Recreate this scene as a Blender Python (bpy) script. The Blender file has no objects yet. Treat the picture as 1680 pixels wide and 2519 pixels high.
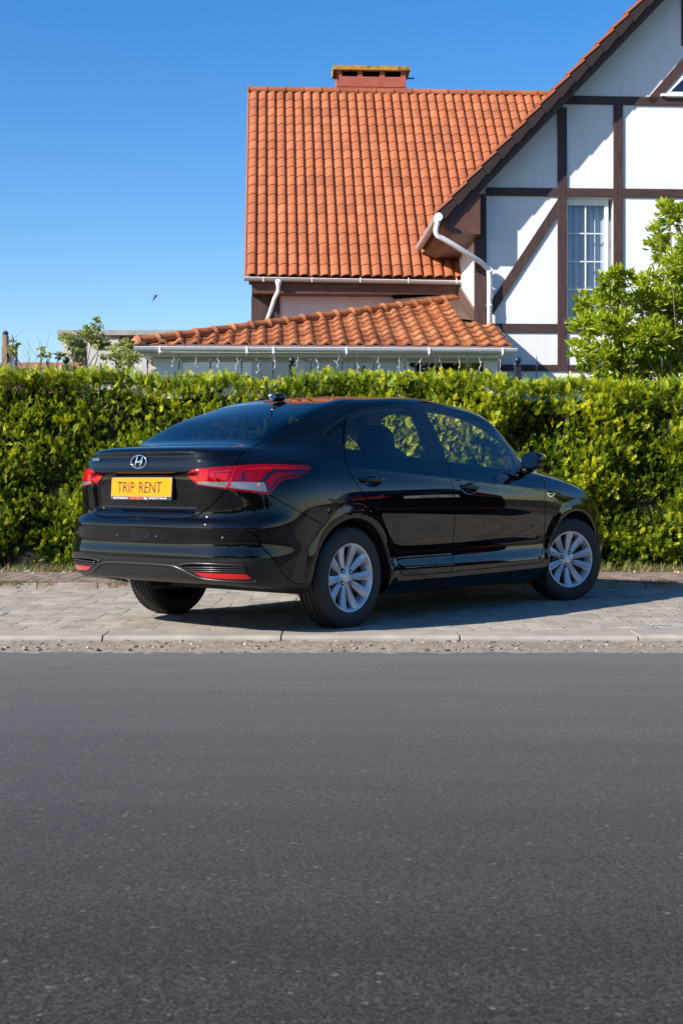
import bpy, bmesh, math, random
import numpy as np
from math import radians, sin, cos, pi
from mathutils import Vector, Matrix
random.seed(7); rng = np.random.default_rng(7)
scene = bpy.context.scene
COL = scene.collection

# ------------------------------------------------------------------ camera, sky, sun, exposure
CAM_H = 0.903
cam_d = bpy.data.cameras.new('camera'); cam = bpy.data.objects.new('camera', cam_d); COL.objects.link(cam)
cam.location = (0, 0, CAM_H); cam.rotation_euler = (radians(90), 0, 0)
cam_d.sensor_width = 36; cam_d.lens = 50.02; cam_d.shift_y = -(1259.5-1178)/2519
cam_d.clip_start = 0.05; cam_d.clip_end = 2000
cam_d.dof.use_dof = True; cam_d.dof.focus_distance = 9.5; cam_d.dof.aperture_fstop = 11
scene.camera = cam
SUN = Vector((-0.855, -0.52, 0)).normalized()*cos(radians(31.5)) + Vector((0, 0, sin(radians(31.5))))
w = bpy.data.worlds.new('World'); scene.world = w; w.use_nodes = True
nt = w.node_tree; bg = nt.nodes['Background']; sky = nt.nodes.new('ShaderNodeTexSky')
sky.sky_type = 'NISHITA'; sky.sun_disc = False
sky.sun_elevation = radians(31.5); sky.sun_rotation = math.atan2(SUN.x, SUN.y)
sky.air_density = 1.0; sky.dust_density = 0.35; sky.ozone_density = 2.0
hs = nt.nodes.new('ShaderNodeHueSaturation'); hs.inputs['Saturation'].default_value = 1.42; hs.inputs['Value'].default_value = 1.0
wb = nt.nodes.new('ShaderNodeMix'); wb.data_type = 'RGBA'; wb.blend_type = 'MULTIPLY'; wb.inputs[0].default_value = 1; wb.inputs[7].default_value = (.98, 1.0, 1.14, 1)
nt.links.new(sky.outputs[0], hs.inputs['Color']); nt.links.new(hs.outputs[0], wb.inputs[6]); nt.links.new(wb.outputs[2], bg.inputs[0]); bg.inputs[1].default_value = 0.09
sl = bpy.data.lights.new('sun', 'SUN'); sl.energy = 5.0; sl.angle = radians(0.53); sl.color = (1.0, 0.955, 0.88)
sun = bpy.data.objects.new('sun', sl); COL.objects.link(sun)
sun.rotation_euler = SUN.to_track_quat('Z', 'Y').to_euler(); sun.location = (-20, -10, 20)
scene.view_settings.view_transform = 'Standard'; scene.view_settings.look = 'None'
scene.view_settings.exposure = 0.80; scene.view_settings.gamma = 1.0; scene.view_settings.use_curve_mapping = False
scene.render.resolution_x = 682; scene.render.resolution_y = 1024

# ------------------------------------------------------------------ helpers
def link(o, parent=None):
    COL.objects.link(o)
    if parent is not None: o.parent = parent
    return o
def tag(o, label=None, cat=None, group=None, kind=None):
    if label: o['label'] = label
    if cat: o['category'] = cat
    if group: o['group'] = group
    if kind: o['kind'] = kind
    return o
def thing(name, label, cat, loc=(0, 0, 0), rotz=0, group=None):
    o = bpy.data.objects.new(name, None); o.location = loc; o.rotation_euler = (0, 0, rotz)
    COL.objects.link(o); return tag(o, label, cat, group)
def mesh_obj(name, V, F, mat, parent=None, smooth=False, normals=None, midx=None):
    me = bpy.data.meshes.new(name)
    V = np.asarray(V, dtype=float)
    me.from_pydata(V.tolist(), [], [tuple(int(i) for i in f) for f in F])
    mats = mat if isinstance(mat, (list, tuple)) else [mat]
    for m in mats: me.materials.append(m)
    if midx is not None: me.polygons.foreach_set('material_index', np.asarray(midx, dtype=np.int32))
    if smooth: me.polygons.foreach_set('use_smooth', np.ones(len(me.polygons), dtype=bool))
    me.update()
    if normals is not None: me.normals_split_custom_set_from_vertices(np.asarray(normals).tolist())
    return link(bpy.data.objects.new(name, me), parent)
def copy_tree(o, parent=None):
    c = o.copy(); COL.objects.link(c)
    if parent is not None: c.parent = parent
    for ch in list(o.children): copy_tree(ch, c)
    return c

def fast_mesh(name, V, nper, mat, parent=None, tint=None, smooth=False, uv=None):
    """V (n*nper,3): n separate polygons of nper corners"""
    V = np.ascontiguousarray(V, dtype=np.float32); n = len(V)//nper
    me = bpy.data.meshes.new(name); me.vertices.add(len(V)); me.vertices.foreach_set('co', V.ravel())
    me.loops.add(len(V)); me.loops.foreach_set('vertex_index', np.arange(len(V), dtype=np.int32))
    me.polygons.add(n); me.polygons.foreach_set('loop_start', np.arange(n, dtype=np.int32)*nper)
    me.update(calc_edges=True)
    if tint is not None:
        a = me.attributes.new('tint', 'FLOAT', 'POINT'); a.data.foreach_set('value', np.asarray(tint, dtype=np.float32))
    me.materials.append(mat)
    if smooth: me.polygons.foreach_set('use_smooth', np.ones(n, dtype=bool))
    return link(bpy.data.objects.new(name, me), parent)

class MB:
    """collects simple solids into ONE mesh"""
    def __init__(s): s.v = []; s.f = []; s.m = []
    def add(s, V, F, mi=0):
        b = len(s.v); s.v += [tuple(p) for p in V]; s.f += [tuple(i+b for i in f) for f in F]; s.m += [mi]*len(F); return s
    def box(s, a, b, mi=0, M=None):
        x0, y0, z0 = a; x1, y1, z1 = b
        V = [(x, y, z) for x in (x0, x1) for y in (y0, y1) for z in (z0, z1)]
        if M is not None: V = [tuple(M @ Vector(p)) for p in V]
        F = [(0, 1, 3, 2), (4, 6, 7, 5), (0, 4, 5, 1), (2, 3, 7, 6), (0, 2, 6, 4), (1, 5, 7, 3)]
        return s.add(V, F, mi)
    def beam(s, p, q, wx, wz, up=(0, 0, 1), mi=0):
        """box from p to q; wx across (perp. to up), wz along up"""
        p = Vector(p); q = Vector(q); d = (q-p).normalized(); up = Vector(up)
        x = d.cross(up).normalized(); z = x.cross(d).normalized()
        V = []
        for e in (p, q):
            for a in (-.5, .5):
                for b in (-.5, .5): V.append(tuple(e + x*wx*a + z*wz*b))
        F = [(0, 1, 3, 2), (4, 6, 7, 5), (0, 4, 5, 1), (2, 3, 7, 6), (0, 2, 6, 4), (1, 5, 7, 3)]
        return s.add(V, F, mi)
    def tube(s, pts, r, n=8, mi=0, caps=True, closed=False):
        pts = [Vector(p) for p in pts]; N = len(pts); rr = r if isinstance(r, (list, tuple)) else [r]*N
        V = []; up = Vector((0.13, 0.21, 0.97)).normalized(); x = None
        for i, p in enumerate(pts):
            if closed: d = pts[(i+1) % N]-pts[i-1]
            else: d = pts[min(i+1, N-1)]-pts[max(i-1, 0)]
            d.normalize()
            if x is None: x = d.cross(up).normalized()
            x = (x - d*x.dot(d)).normalized(); y = d.cross(x)
            for k in range(n):
                a = 2*pi*k/n; V.append(tuple(p + (x*cos(a)+y*sin(a))*rr[i]))
        F = []
        for i in range(N if closed else N-1):
            j = (i+1) % N
            for k in range(n): F.append((i*n+k, i*n+(k+1) % n, j*n+(k+1) % n, j*n+k))
        if caps and not closed: F.append(tuple(range(n-1, -1, -1))); F.append(tuple((N-1)*n+k for k in range(n)))
        return s.add(V, F, mi)
    def lathe(s, prof, n=32, axis='z', mi=0, c=(0, 0, 0)):
        """prof: list (r, h)"""
        V = []; m = len(prof)
        for k in range(n):
            a = 2*pi*k/n
            for r, h in prof:
                p = {'z': (r*cos(a), r*sin(a), h), 'y': (r*cos(a), h, r*sin(a)), 'x': (h, r*cos(a), r*sin(a))}[axis]
                V.append((p[0]+c[0], p[1]+c[1], p[2]+c[2]))
        F = [(k*m+i, ((k+1) % n)*m+i, ((k+1) % n)*m+i+1, k*m+i+1) for k in range(n) for i in range(m-1)]
        return s.add(V, F, mi)
    def prism(s, poly, a, b, axis='y', mi=0):
        """poly 2D; extruded a..b along axis"""
        n = len(poly)
        def P(p, t): return {'y': (p[0], t, p[1]), 'z': (p[0], p[1], t), 'x': (t, p[0], p[1])}[axis]
        V = [P(p, a) for p in poly]+[P(p, b) for p in poly]
        F = [tuple(range(n)), tuple(range(2*n-1, n-1, -1))]+[(i, i+n, (i+1) % n+n, (i+1) % n) for i in range(n)]
        return s.add(V, F, mi)
    def build(s, name, mat, parent=None, smooth=False, bevel=0, fix=True, autosm=None):
        o = mesh_obj(name, s.v, s.f, mat, parent, smooth, midx=s.m)
        if fix:
            bm = bmesh.new(); bm.from_mesh(o.data); bmesh.ops.recalc_face_normals(bm, faces=bm.faces); bm.to_mesh(o.data); bm.free()
        if bevel:
            md = o.modifiers.new('bevel', 'BEVEL'); md.width = bevel; md.segments = 2; md.limit_method = 'ANGLE'
        if autosm: 
            o.data.polygons.foreach_set('use_smooth', np.ones(len(o.data.polygons), dtype=bool)); o.data.set_sharp_from_angle(angle=radians(autosm))
        return o

# ------------------------------------------------------------------ materials
def newmat(name):
    m = bpy.data.materials.new(name); m.use_nodes = True; return m, m.node_tree, m.node_tree.nodes['Principled BSDF']
def setp(b, **k):
    names = dict(col='Base Color', rough='Roughness', metal='Metallic', spec='Specular IOR Level', coat='Coat Weight', coatr='Coat Roughness', trans='Transmission Weight', ior='IOR', sheen='Sheen Weight', sub='Subsurface Weight')
    for a, v in k.items():
        b.inputs[names[a]].default_value = (*v, 1) if a == 'col' else v
def plain(name, col, rough=.5, **k):
    m, t, b = newmat(name); setp(b, col=col, rough=rough, **k); return m
def noisemix(name, c1, c2, scale, rough=.8, bump=0, bscale=None, detail=6, lo=.35, hi=.65, stretch=None, c3=None, s3=None, dist=.01, **k):
    m, t, b = newmat(name); N = t.nodes; L = t.links; setp(b, rough=rough, **k)
    tc = N.new('ShaderNodeTexCoord'); mp = N.new('ShaderNodeMapping'); L.new(tc.outputs['Object'], mp.inputs[0])
    if stretch: mp.inputs['Scale'].default_value = stretch
    n = N.new('ShaderNodeTexNoise'); n.inputs['Scale'].default_value = scale; n.inputs['Detail'].default_value = detail; L.new(mp.outputs[0], n.inputs[0])
    r = N.new('ShaderNodeValToRGB'); r.color_ramp.elements[0].position = lo; r.color_ramp.elements[1].position = hi
    r.color_ramp.elements[0].color = (*c1, 1); r.color_ramp.elements[1].color = (*c2, 1); L.new(n.outputs[0], r.inputs[0])
    out = r.outputs[0]
    if c3:
        n3 = N.new('ShaderNodeTexNoise'); n3.inputs['Scale'].default_value = s3; n3.inputs['Detail'].default_value = 4; L.new(mp.outputs[0], n3.inputs[0])
        r3 = N.new('ShaderNodeValToRGB'); r3.color_ramp.elements[0].position = .5; r3.color_ramp.elements[1].position = .68
        L.new(n3.outputs[0], r3.inputs[0]); mx = N.new('ShaderNodeMix'); mx.data_type = 'RGBA'
        L.new(r3.outputs[0], mx.inputs[0]); L.new(out, mx.inputs[6]); mx.inputs[7].default_value = (*c3, 1); out = mx.outputs[2]
    L.new(out, b.inputs['Base Color'])
    if bump:
        nb = N.new('ShaderNodeTexNoise'); nb.inputs['Scale'].default_value = bscale or scale*4; nb.inputs['Detail'].default_value = 5; L.new(mp.outputs[0], nb.inputs[0])
        bp = N.new('ShaderNodeBump'); bp.inputs['Strength'].default_value = bump; bp.inputs['Distance'].default_value = dist
        L.new(nb.outputs[0], bp.inputs['Height']); L.new(bp.outputs[0], b.inputs['Normal'])
    return m
def glassmat(name, tint, refl_rough=.0, ior=1.5, boost=0.0):
    m = bpy.data.materials.new(name); m.use_nodes = True; t = m.node_tree; N = t.nodes; L = t.links
    N.remove(N['Principled BSDF']); out = N['Material Output']
    tr = N.new('ShaderNodeBsdfTransparent'); tr.inputs[0].default_value = (*tint, 1)
    gl = N.new('ShaderNodeBsdfGlossy'); gl.inputs['Roughness'].default_value = refl_rough
    lw = N.new('ShaderNodeLayerWeight'); pw = N.new('ShaderNodeMath'); pw.operation = 'POWER'; L.new(lw.outputs['Facing'], pw.inputs[0]); pw.inputs[1].default_value = 5
    r0 = ((ior-1)/(ior+1))**2*2.0
    ma = N.new('ShaderNodeMath'); ma.operation = 'MULTIPLY_ADD'; ma.use_clamp = True; L.new(pw.outputs[0], ma.inputs[0]); ma.inputs[1].default_value = 1-r0; ma.inputs[2].default_value = r0
    lw.inputs[0].default_value = .5; fac = ma.outputs[0]
    mx = N.new('ShaderNodeMixShader')
    if boost:
        ad = N.new('ShaderNodeMath'); ad.operation = 'MULTIPLY_ADD'; ad.use_clamp = True; L.new(fac, ad.inputs[0]); ad.inputs[1].default_value = 1+boost; ad.inputs[2].default_value = .0; fac = ad.outputs[0]
    L.new(fac, mx.inputs[0]); L.new(tr.outputs[0], mx.inputs[1]); L.new(gl.outputs[0], mx.inputs[2]); L.new(mx.outputs[0], out.inputs[0])
    return m
# ------------------------------------------------------------------ parked car
F_PX, YH, CX0 = 3500.0, 1178.0, 840.0
CAR_X, CAR_Y, CAR_TH = -0.582, 9.139, radians(50.15)
_c, _s = cos(CAR_TH), sin(CAR_TH)
def car_px(P):
    X = CAR_X+P[..., 0]*_c-P[..., 1]*_s; Y = CAR_Y+P[..., 0]*_s+P[..., 1]*_c
    return np.stack([CX0+F_PX*X/Y, YH-F_PX*(P[..., 2]-CAM_H)/Y], -1)
# control net of the RIGHT half (v>0 here is mirrored to the right side later): spokes run rear centre -> side -> front centre, rings run sill -> roof
rear = [(-.70, .285), (-.895, .302), (-.955, .365), (-.985, .455), (-.972, .53), (-.985, .635), (-.955, .672), (-.945, .72), (-.957, .85), (-.957, .95), (-.950, 1.02), (-.945, 1.068), (-.88, 1.092), (-.70, 1.11), (-.53, 1.135), (-.25, 1.262), (0., 1.345), (.17, 1.392), (.28, 1.412), (.37, 1.427), (.46, 1.44), (.52, 1.445)]
S0 = [(u, 0, z) for u, z in rear]
v1 = [.28, .3, .3, .3, .3, .3, .3, .3, .3, .3, .3, .3, .295, .285, .28, .27, .26, .25, .245, .22, .13, 0]
S1 = [(u+.008+(.02 if 13 <= i < 18 else 0)*0, v1[i], z-(.001 if i < 14 else .003)) for i, (u, z) in enumerate(rear)]
v2 = [.48, .51, .52, .53, .52, .53, .52, .515, .515, .515, .505, .485, .475, .475, .47, .44, .42, .40, .39, .34, .20, 0]
du2 = [.02, .03, .034, .034, .036, .038, .040, .042, .044, .048, .052, .060, .055, .03, .03, .02, .015, .01, .005, .0, .0, .03]
dz2 = [0, 0, 0, 0, 0, 0, 0, 0, 0, 0, -.004, -.010, -.010, -.010, -.008, -.010, -.011, -.011, -.008, -.004, 0, 0]
S2 = [(u+du2[i], v2[i], z+dz2[i]) for i, (u, z) in enumerate(rear)]
S3 = [(-.66, .62, .278), (-.815, .65, .295), (-.865, .67, .36), (-.885, .683, .455), (-.872, .675, .53), (-.875, .683, .635), (-.845, .665, .672), (-.835, .655, .72), (-.84, .652, .85), (-.83, .643, .94), (-.815, .625, .995), (-.79, .60, 1.035), (-.74, .585, 1.063), (-.62, .58, 1.086), (-.46, .565, 1.118), (-.22, .535, 1.24), (.02, .505, 1.322), (.17, .485, 1.370), (.27, .47, 1.397), (.38, .42, 1.424), (.5, .25, 1.445), (.6, 0, 1.455)]
S4 = [(-.60, .70, .268), (-.74, .745, .285), (-.775, .768, .36), (-.79, .78, .45), (-.775, .774, .53), (-.775, .78, .635), (-.745, .767, .68), (-.735, .76, .73), (-.735, .752, .83), (-.72, .738, .92), (-.70, .714, .975), (-.665, .682, 1.015), (-.60, .66, 1.045), (-.49, .64, 1.077), (-.35, .62, 1.117), (-.12, .585, 1.225), (.08, .555, 1.31), (.21, .53, 1.362), (.30, .515, 1.392), (.42, .45, 1.425), (.6, .26, 1.45), (.72, 0, 1.46)]
S5 = [(-.50, .74, .25), (-.58, .795, .275), (-.60, .82, .35), (-.61, .833, .44), (-.60, .83, .53), (-.60, .835, .635), (-.585, .833, .69), (-.575, .83, .75), (-.57, .825, .83), (-.56, .81, .91), (-.54, .785, .965), (-.50, .75, 1.01), (-.43, .725, 1.045), (-.34, .695, 1.08), (-.21, .67, 1.125), (-.02, .628, 1.22), (.14, .595, 1.30), (.26, .565, 1.357), (.34, .545, 1.39), (.47, .48, 1.425), (.72, .27, 1.452), (.85, 0, 1.463)]
S6 = [(-.35, .76, .225), (-.36, .82, .26), (-.37, .843, .33), (-.37, .853, .43), (-.36, .853, .53), (-.36, .857, .63), (-.36, .861, .70), (-.355, .861, .77), (-.35, .856, .84), (-.34, .843, .91), (-.32, .818, .97), (-.29, .785, 1.02), (-.24, .757, 1.055), (-.17, .73, 1.09), (-.08, .705, 1.135), (.07, .66, 1.22), (.20, .62, 1.295), (.32, .588, 1.357), (.42, .562, 1.394), (.56, .495, 1.428), (.85, .275, 1.455), (.98, 0, 1.465)]
S7 = [(0, .765, .18), (0, .825, .22), (0, .85, .30), (0, .86, .40), (.0, .858, .50), (0, .861, .61), (0, .867, .70), (0, .868, .77), (0, .864, .84), (.01, .852, .905), (.02, .83, .965), (.03, .802, 1.02), (.05, .782, 1.055), (.08, .765, 1.085), (.12, .737, 1.13), (.22, .688, 1.22), (.33, .64, 1.305), (.43, .60, 1.368), (.53, .568, 1.405), (.68, .50, 1.436), (.98, .28, 1.46), (1.08, 0, 1.467)]
S8 = [(.45, .765, .175), (.45, .83, .21), (.45, .852, .28), (.45, .862, .38), (.45, .858, .48), (.45, .861, .60), (.45, .867, .69), (.45, .869, .765), (.45, .866, .835), (.45, .855, .895), (.45, .835, .955), (.45, .81, 1.01), (.45, .795, 1.04), (.455, .783, 1.065), (.47, .755, 1.115), (.50, .70, 1.22), (.56, .648, 1.315), (.62, .605, 1.385), (.70, .57, 1.418), (.82, .50, 1.443), (1.08, .28, 1.463), (1.16, 0, 1.468)]
S9 = [(.95, .765, .17), (.95, .83, .205), (.95, .853, .27), (.95, .862, .36), (.95, .858, .46), (.95, .860, .58), (.95, .866, .69), (.95, .868, .76), (.95, .866, .83), (.95, .856, .89), (.95, .838, .945), (.95, .812, .992), (.95, .797, 1.015), (.95, .786, 1.04), (.95, .757, 1.095), (.955, .702, 1.21), (.96, .65, 1.312), (.97, .603, 1.392), (1.0, .565, 1.425), (1.05, .50, 1.448), (1.2, .28, 1.466), (1.25, 0, 1.47)]
S10 = [(1.5, .765, .17), (1.5, .83, .205), (1.5, .853, .27), (1.5, .862, .36), (1.5, .858, .46), (1.5, .860, .58), (1.5, .866, .69), (1.5, .868, .75), (1.5, .866, .81), (1.5, .855, .87), (1.5, .837, .922), (1.5, .810, .965), (1.5, .795, .988), (1.495, .784, 1.01), (1.49, .753, 1.065), (1.48, .70, 1.175), (1.47, .645, 1.27), (1.46, .602, 1.345), (1.45, .568, 1.388), (1.42, .50, 1.426), (1.40, .28, 1.452), (1.38, 0, 1.458)]
S11 = [(2.0, .765, .17), (2.0, .83, .21), (2.0, .853, .28), (2.0, .862, .37), (2.0, .858, .46), (2.0, .860, .58), (2.0, .864, .68), (2.0, .865, .74), (2.0, .862, .80), (2.0, .851, .855), (2.0, .833, .90), (2.0, .805, .935), (2.0, .788, .953), (1.99, .775, .972), (1.95, .742, 1.03), (1.90, .70, 1.11), (1.87, .66, 1.19), (1.84, .62, 1.27), (1.80, .58, 1.335), (1.73, .50, 1.385), (1.56, .28, 1.432), (1.5, 0, 1.442)]
S12 = [(2.35, .765, .17), (2.35, .83, .22), (2.35, .85, .30), (2.35, .86, .38), (2.35, .858, .47), (2.35, .860, .58), (2.35, .863, .66), (2.35, .863, .72), (2.35, .860, .78), (2.35, .848, .835), (2.35, .828, .88), (2.35, .797, .915), (2.34, .768, .935), (2.30, .743, .955), (2.22, .70, 1.0), (2.15, .67, 1.06), (2.09, .64, 1.12), (2.02, .605, 1.19), (1.95, .565, 1.26), (1.86, .48, 1.335), (1.70, .28, 1.402), (1.62, 0, 1.42)]
S13 = [(2.8, .74, .18), (2.8, .81, .24), (2.8, .83, .32), (2.8, .845, .40), (2.8, .85, .48), (2.8, .855, .57), (2.8, .857, .64), (2.8, .855, .69), (2.8, .847, .74), (2.8, .832, .785), (2.8, .81, .82), (2.79, .775, .85), (2.76, .73, .872), (2.68, .68, .90), (2.5, .62, .945), (2.38, .57, .985), (2.28, .54, 1.035), (2.18, .51, 1.10), (2.08, .47, 1.17), (1.97, .40, 1.26), (1.80, .25, 1.365), (1.72, 0, 1.40)]
S14 = [(3.0, .70, .2), (3.05, .76, .25), (3.08, .79, .33), (3.10, .80, .41), (3.10, .80, .48), (3.08, .80, .55), (3.06, .80, .61), (3.04, .795, .65), (3.02, .785, .69), (2.99, .77, .725), (2.96, .745, .757), (2.92, .71, .79), (2.86, .66, .82), (2.76, .60, .857), (2.58, .53, .91), (2.44, .47, .96), (2.33, .44, 1.01), (2.22, .41, 1.08), (2.12, .38, 1.155), (2.0, .32, 1.25), (1.84, .2, 1.355), (1.76, 0, 1.39)]
S15 = [(3.15, .55, .2), (3.24, .60, .25), (3.28, .62, .33), (3.30, .64, .41), (3.30, .64, .48), (3.29, .64, .54), (3.27, .635, .59), (3.25, .63, .63), (3.23, .615, .66), (3.21, .60, .69), (3.18, .58, .715), (3.13, .55, .745), (3.05, .50, .78), (2.93, .45, .825), (2.7, .40, .885), (2.5, .35, .94), (2.38, .33, 1.0), (2.26, .30, 1.07), (2.15, .28, 1.15), (2.02, .22, 1.25), (1.87, .14, 1.35), (1.79, 0, 1.385)]
S16 = [(u+.10*(1-min(1, i/13)), v*.5, z+.004*(i > 8)) for i, (u, v, z) in enumerate(S15)]
S17 = [(u+.04*(1-min(1, i/13)), 0, z) for i, (u, v, z) in enumerate(S16)]
NET = np.array([S0, S1, S2, S3, S4, S5, S6, S7, S8, S9, S10, S11, S12, S13, S14, S15, S16, S17])
NS, NR = NET.shape[:2]
def pad(P):
    m = P[:, :].copy()
    a = m[1].copy(); a[:, 1] *= -1; b = m[-2].copy(); b[:, 1] *= -1
    m = np.concatenate([a[None], m, b[None]], 0)
    lo = 2*m[:, 0]-m[:, 1]; hi = m[:, -2].copy(); hi[:, 1] *= -1
    return np.concatenate([lo[:, None], m, hi[:, None]], 1)
def bas(t):
    return np.stack([(1-t)**3/6, (3*t**3-6*t**2+4)/6, (-3*t**3+3*t**2+3*t+1)/6, t**3/6], -1)
def surf(CP, s, r):
    s = np.clip(s, 0, NS-1-1e-9); r = np.clip(r, 0, NR-1-1e-9)
    i = np.floor(s).astype(int); j = np.floor(r).astype(int); A = bas(s-i); B = bas(r-j)
    out = np.zeros(s.shape+(3,))
    for a in range(4):
        for b in range(4): out += CP[i+a, j+b]*(A[..., a]*B[..., b])[..., None]
    return out
P = NET.copy(); gi, gj = np.meshgrid(np.arange(NS, dtype=float), np.arange(NR, dtype=float), indexing='ij')
for it in range(2): P = P+(NET-surf(pad(P), gi, gj))*.9
CP = pad(P)
# --- fine grid on the net, trimmed to the outlines of lamps, glass, doors and arches
def FR(ox, oy, k): return lambda pts: np.array([(ox+k*x, oy+k*y) for x, y in pts])
fC1 = FR(160, 940, .43367); fC2 = FR(700, 940, .52296); fA = FR(440, 1120, .21684); fB = FR(160, 1080, .20408)
fD = FR(160, 1320, .38265); fE = FR(300, 950, .3699); fG = FR(780, 960, .3699); fH = FR(1240, 1080, .17857)
def sm(x): x = np.clip(x, 0, 1); return x*x*(3-2*x)
ARCH_R = .362
def disp(Q, s):
    u, v, z = Q[..., 0], np.abs(Q[..., 1]), Q[..., 2]
    d = np.zeros_like(u)
    side = sm((s-4.6)/.8)*sm((14.0-s)/.6)
    for uc in (0.0, 2.6):
        r = np.hypot(u-uc, z-.305)
        d += side*(.0055*sm((.455-r)/.07)*sm((z-.2)/.1) - .006*sm((.372-r)/.010))
    door = sm((u-.42)/.08)*sm((2.12-u)/.06)*side
    d -= .0015*door*np.exp(-((z-.43)/.055)**2); d += .0015*door*np.exp(-((z-.33)/.02)**2)
    lo_ = side*sm((u+.1)/.3)*sm((2.5-u)/.3); d -= .016*lo_*sm((.72-z)/.28)*sm((z-.315)/.105)
    wc = .955-.07*(u-.3)                                  # shoulder crease
    t = (z-wc); k = side*sm((u+.75)/.3)*sm((2.5-u)/.4)
    d += k*(.0065*np.exp(-np.abs(t)/.022))
    rearm = sm((5.0-s)/.6)
    rec = sm((z-.695)/.035)*sm((.939-z)/.010)*sm((.455-v+.12*(z-.80))/.030)      # plate recess
    d -= .030*rec*rearm
    d -= .007*np.exp(-((z-1.035)/.018)**2)*sm((5.2-s)/.5)*sm((.66-v)/.05)
    d += .004*np.exp(-((z-.947)/.010)**2)*rearm*sm((.50-v)/.05)
    # door handle cups
    for uh, zh in ((.175, .893), (1.21, .842)):
        d -= .022*side*np.clip(1-((u-uh-.0)/.075)**2-((z-zh+.006)/.030)**2, 0, 1)**1
    # slim cut in the corner of the bumper
    return d
def S_at(s, r, full=False):
    e = 1e-3
    Q = surf(CP, s, r)
    a = surf(CP, np.minimum(s+e, NS-1), r)-surf(CP, np.maximum(s-e, 0), r)
    b = surf(CP, s, np.minimum(r+e, NR-1))-surf(CP, s, np.maximum(r-e, 0))
    n = np.cross(a, b); n /= np.maximum(np.linalg.norm(n, axis=-1), 1e-12)[..., None]
    Q = Q+n*disp(Q, s)[..., None]
    Q = Q*np.array([1, -1, 1])
    return Q
_t = surf(CP, np.array([8.]), np.array([8.])); _n = np.cross(surf(CP, np.array([8.01]), np.array([8.]))-_t, surf(CP, np.array([8.]), np.array([8.01]))-_t)
assert _n[0, 1] > 0 or True
NSGN = 1 if _n[0, 1] > 0 else -1
if NSGN < 0:
    _d0 = disp
    def disp(Q, s): return -_d0(Q, s)
per_s = [30, 30, 28, 26, 30, 34, 44, 50, 50, 50, 48, 36, 40, 20, 10, 6, 6]
s_l = [0.]
for i, n in enumerate(per_s): s_l += [i+(k+1)/n for k in range(n)]
r_l = [0.]
per_r = [5, 8, 9, 8, 10, 6, 7, 10, 10, 8, 8, 6, 7, 8, 12, 10, 10, 7, 7, 7, 4]
for i, n in enumerate(per_r): r_l += [i+(k+1)/n for k in range(n)]
GS, GR = np.meshgrid(np.array(s_l), np.array(r_l), indexing='ij'); n_s, n_r = GS.shape
def snap(poly, mask, closed=True, fixed=None):
    """slide grid points in (s, r) so that they lie on the outline"""
    global GS, GR
    Q = S_at(GS, GR); px = car_px(Q)
    A = np.zeros_like(px); A[1:-1] = (px[2:]-px[:-2])/2; A[0] = px[1]-px[0]; A[-1] = px[-1]-px[-2]
    B = np.zeros_like(px); B[:, 1:-1] = (px[:, 2:]-px[:, :-2])/2; B[:, 0] = px[:, 1]-px[:, 0]; B[:, -1] = px[:, -1]-px[:, -2]
    best = np.full(GS.shape, 1e9); tgt = px.copy(); nn = np.zeros_like(px)
    m = len(poly)
    for i in range(m if closed else m-1):
        a, b = poly[i], poly[(i+1) % m]; d = b-a; L = np.hypot(*d)
        if L < 1e-6: continue
        t = np.clip(((px-a)@d)/L**2, 0, 1); q = a+t[..., None]*d; ds = np.hypot(*(np.moveaxis(px-q, -1, 0)))
        k = ds < best; best[k] = ds[k]; tgt[k] = q[k]; nn[k] = np.array([-d[1], d[0]])/L
    lim = .52*np.maximum(np.abs((A*nn).sum(-1)), np.abs((B*nn).sum(-1)))
    sel = (best < lim) & mask & ~SNAP
    I = np.argwhere(sel)
    if len(I) == 0: return
    s0 = GS[sel].copy(); r0 = GR[sel].copy(); T = tgt[sel]; s1, r1 = s0.copy(), r0.copy()
    for it in range(4):
        e = 1e-3; p = car_px(S_at(s1, r1)); ps = (car_px(S_at(s1+e, r1))-p)/e; pr = (car_px(S_at(s1, r1+e))-p)/e
        D = T-p; det = ps[:, 0]*pr[:, 1]-ps[:, 1]*pr[:, 0]; det = np.where(np.abs(det) < 1e-3, 1e-3, det)
        s1 = s1+np.clip((D[:, 0]*pr[:, 1]-D[:, 1]*pr[:, 0])/det, -.05, .05); r1 = r1+np.clip((ps[:, 0]*D[:, 1]-ps[:, 1]*D[:, 0])/det, -.15, .15)
    ok = (np.abs(s1-s0) < .08) & (np.abs(r1-r0) < .2) & (s1 >= 0) & (s1 < NS-1) & (r1 >= 0) & (r1 < NR-1)
    # keep the centre line on the centre line
    ok &= (s0 > 0) & (r0 < NR-1)
    I = I[ok]; GS[I[:, 0], I[:, 1]] = s1[ok]; GR[I[:, 0], I[:, 1]] = r1[ok]; SNAP[I[:, 0], I[:, 1]] = True
SNAP = np.zeros(GS.shape, bool)
def inpoly(poly, p):
    x, y = p[..., 0], p[..., 1]; r = np.zeros(x.shape, bool); m = len(poly)
    for i in range(m):
        (x1, y1), (x2, y2) = poly[i], poly[(i+1) % m]
        c = ((y1 > y) != (y2 > y)) & (x < (x2-x1)*(y-y1)/(y2-y1+1e-12)+x1); r ^= c
    return r
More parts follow.
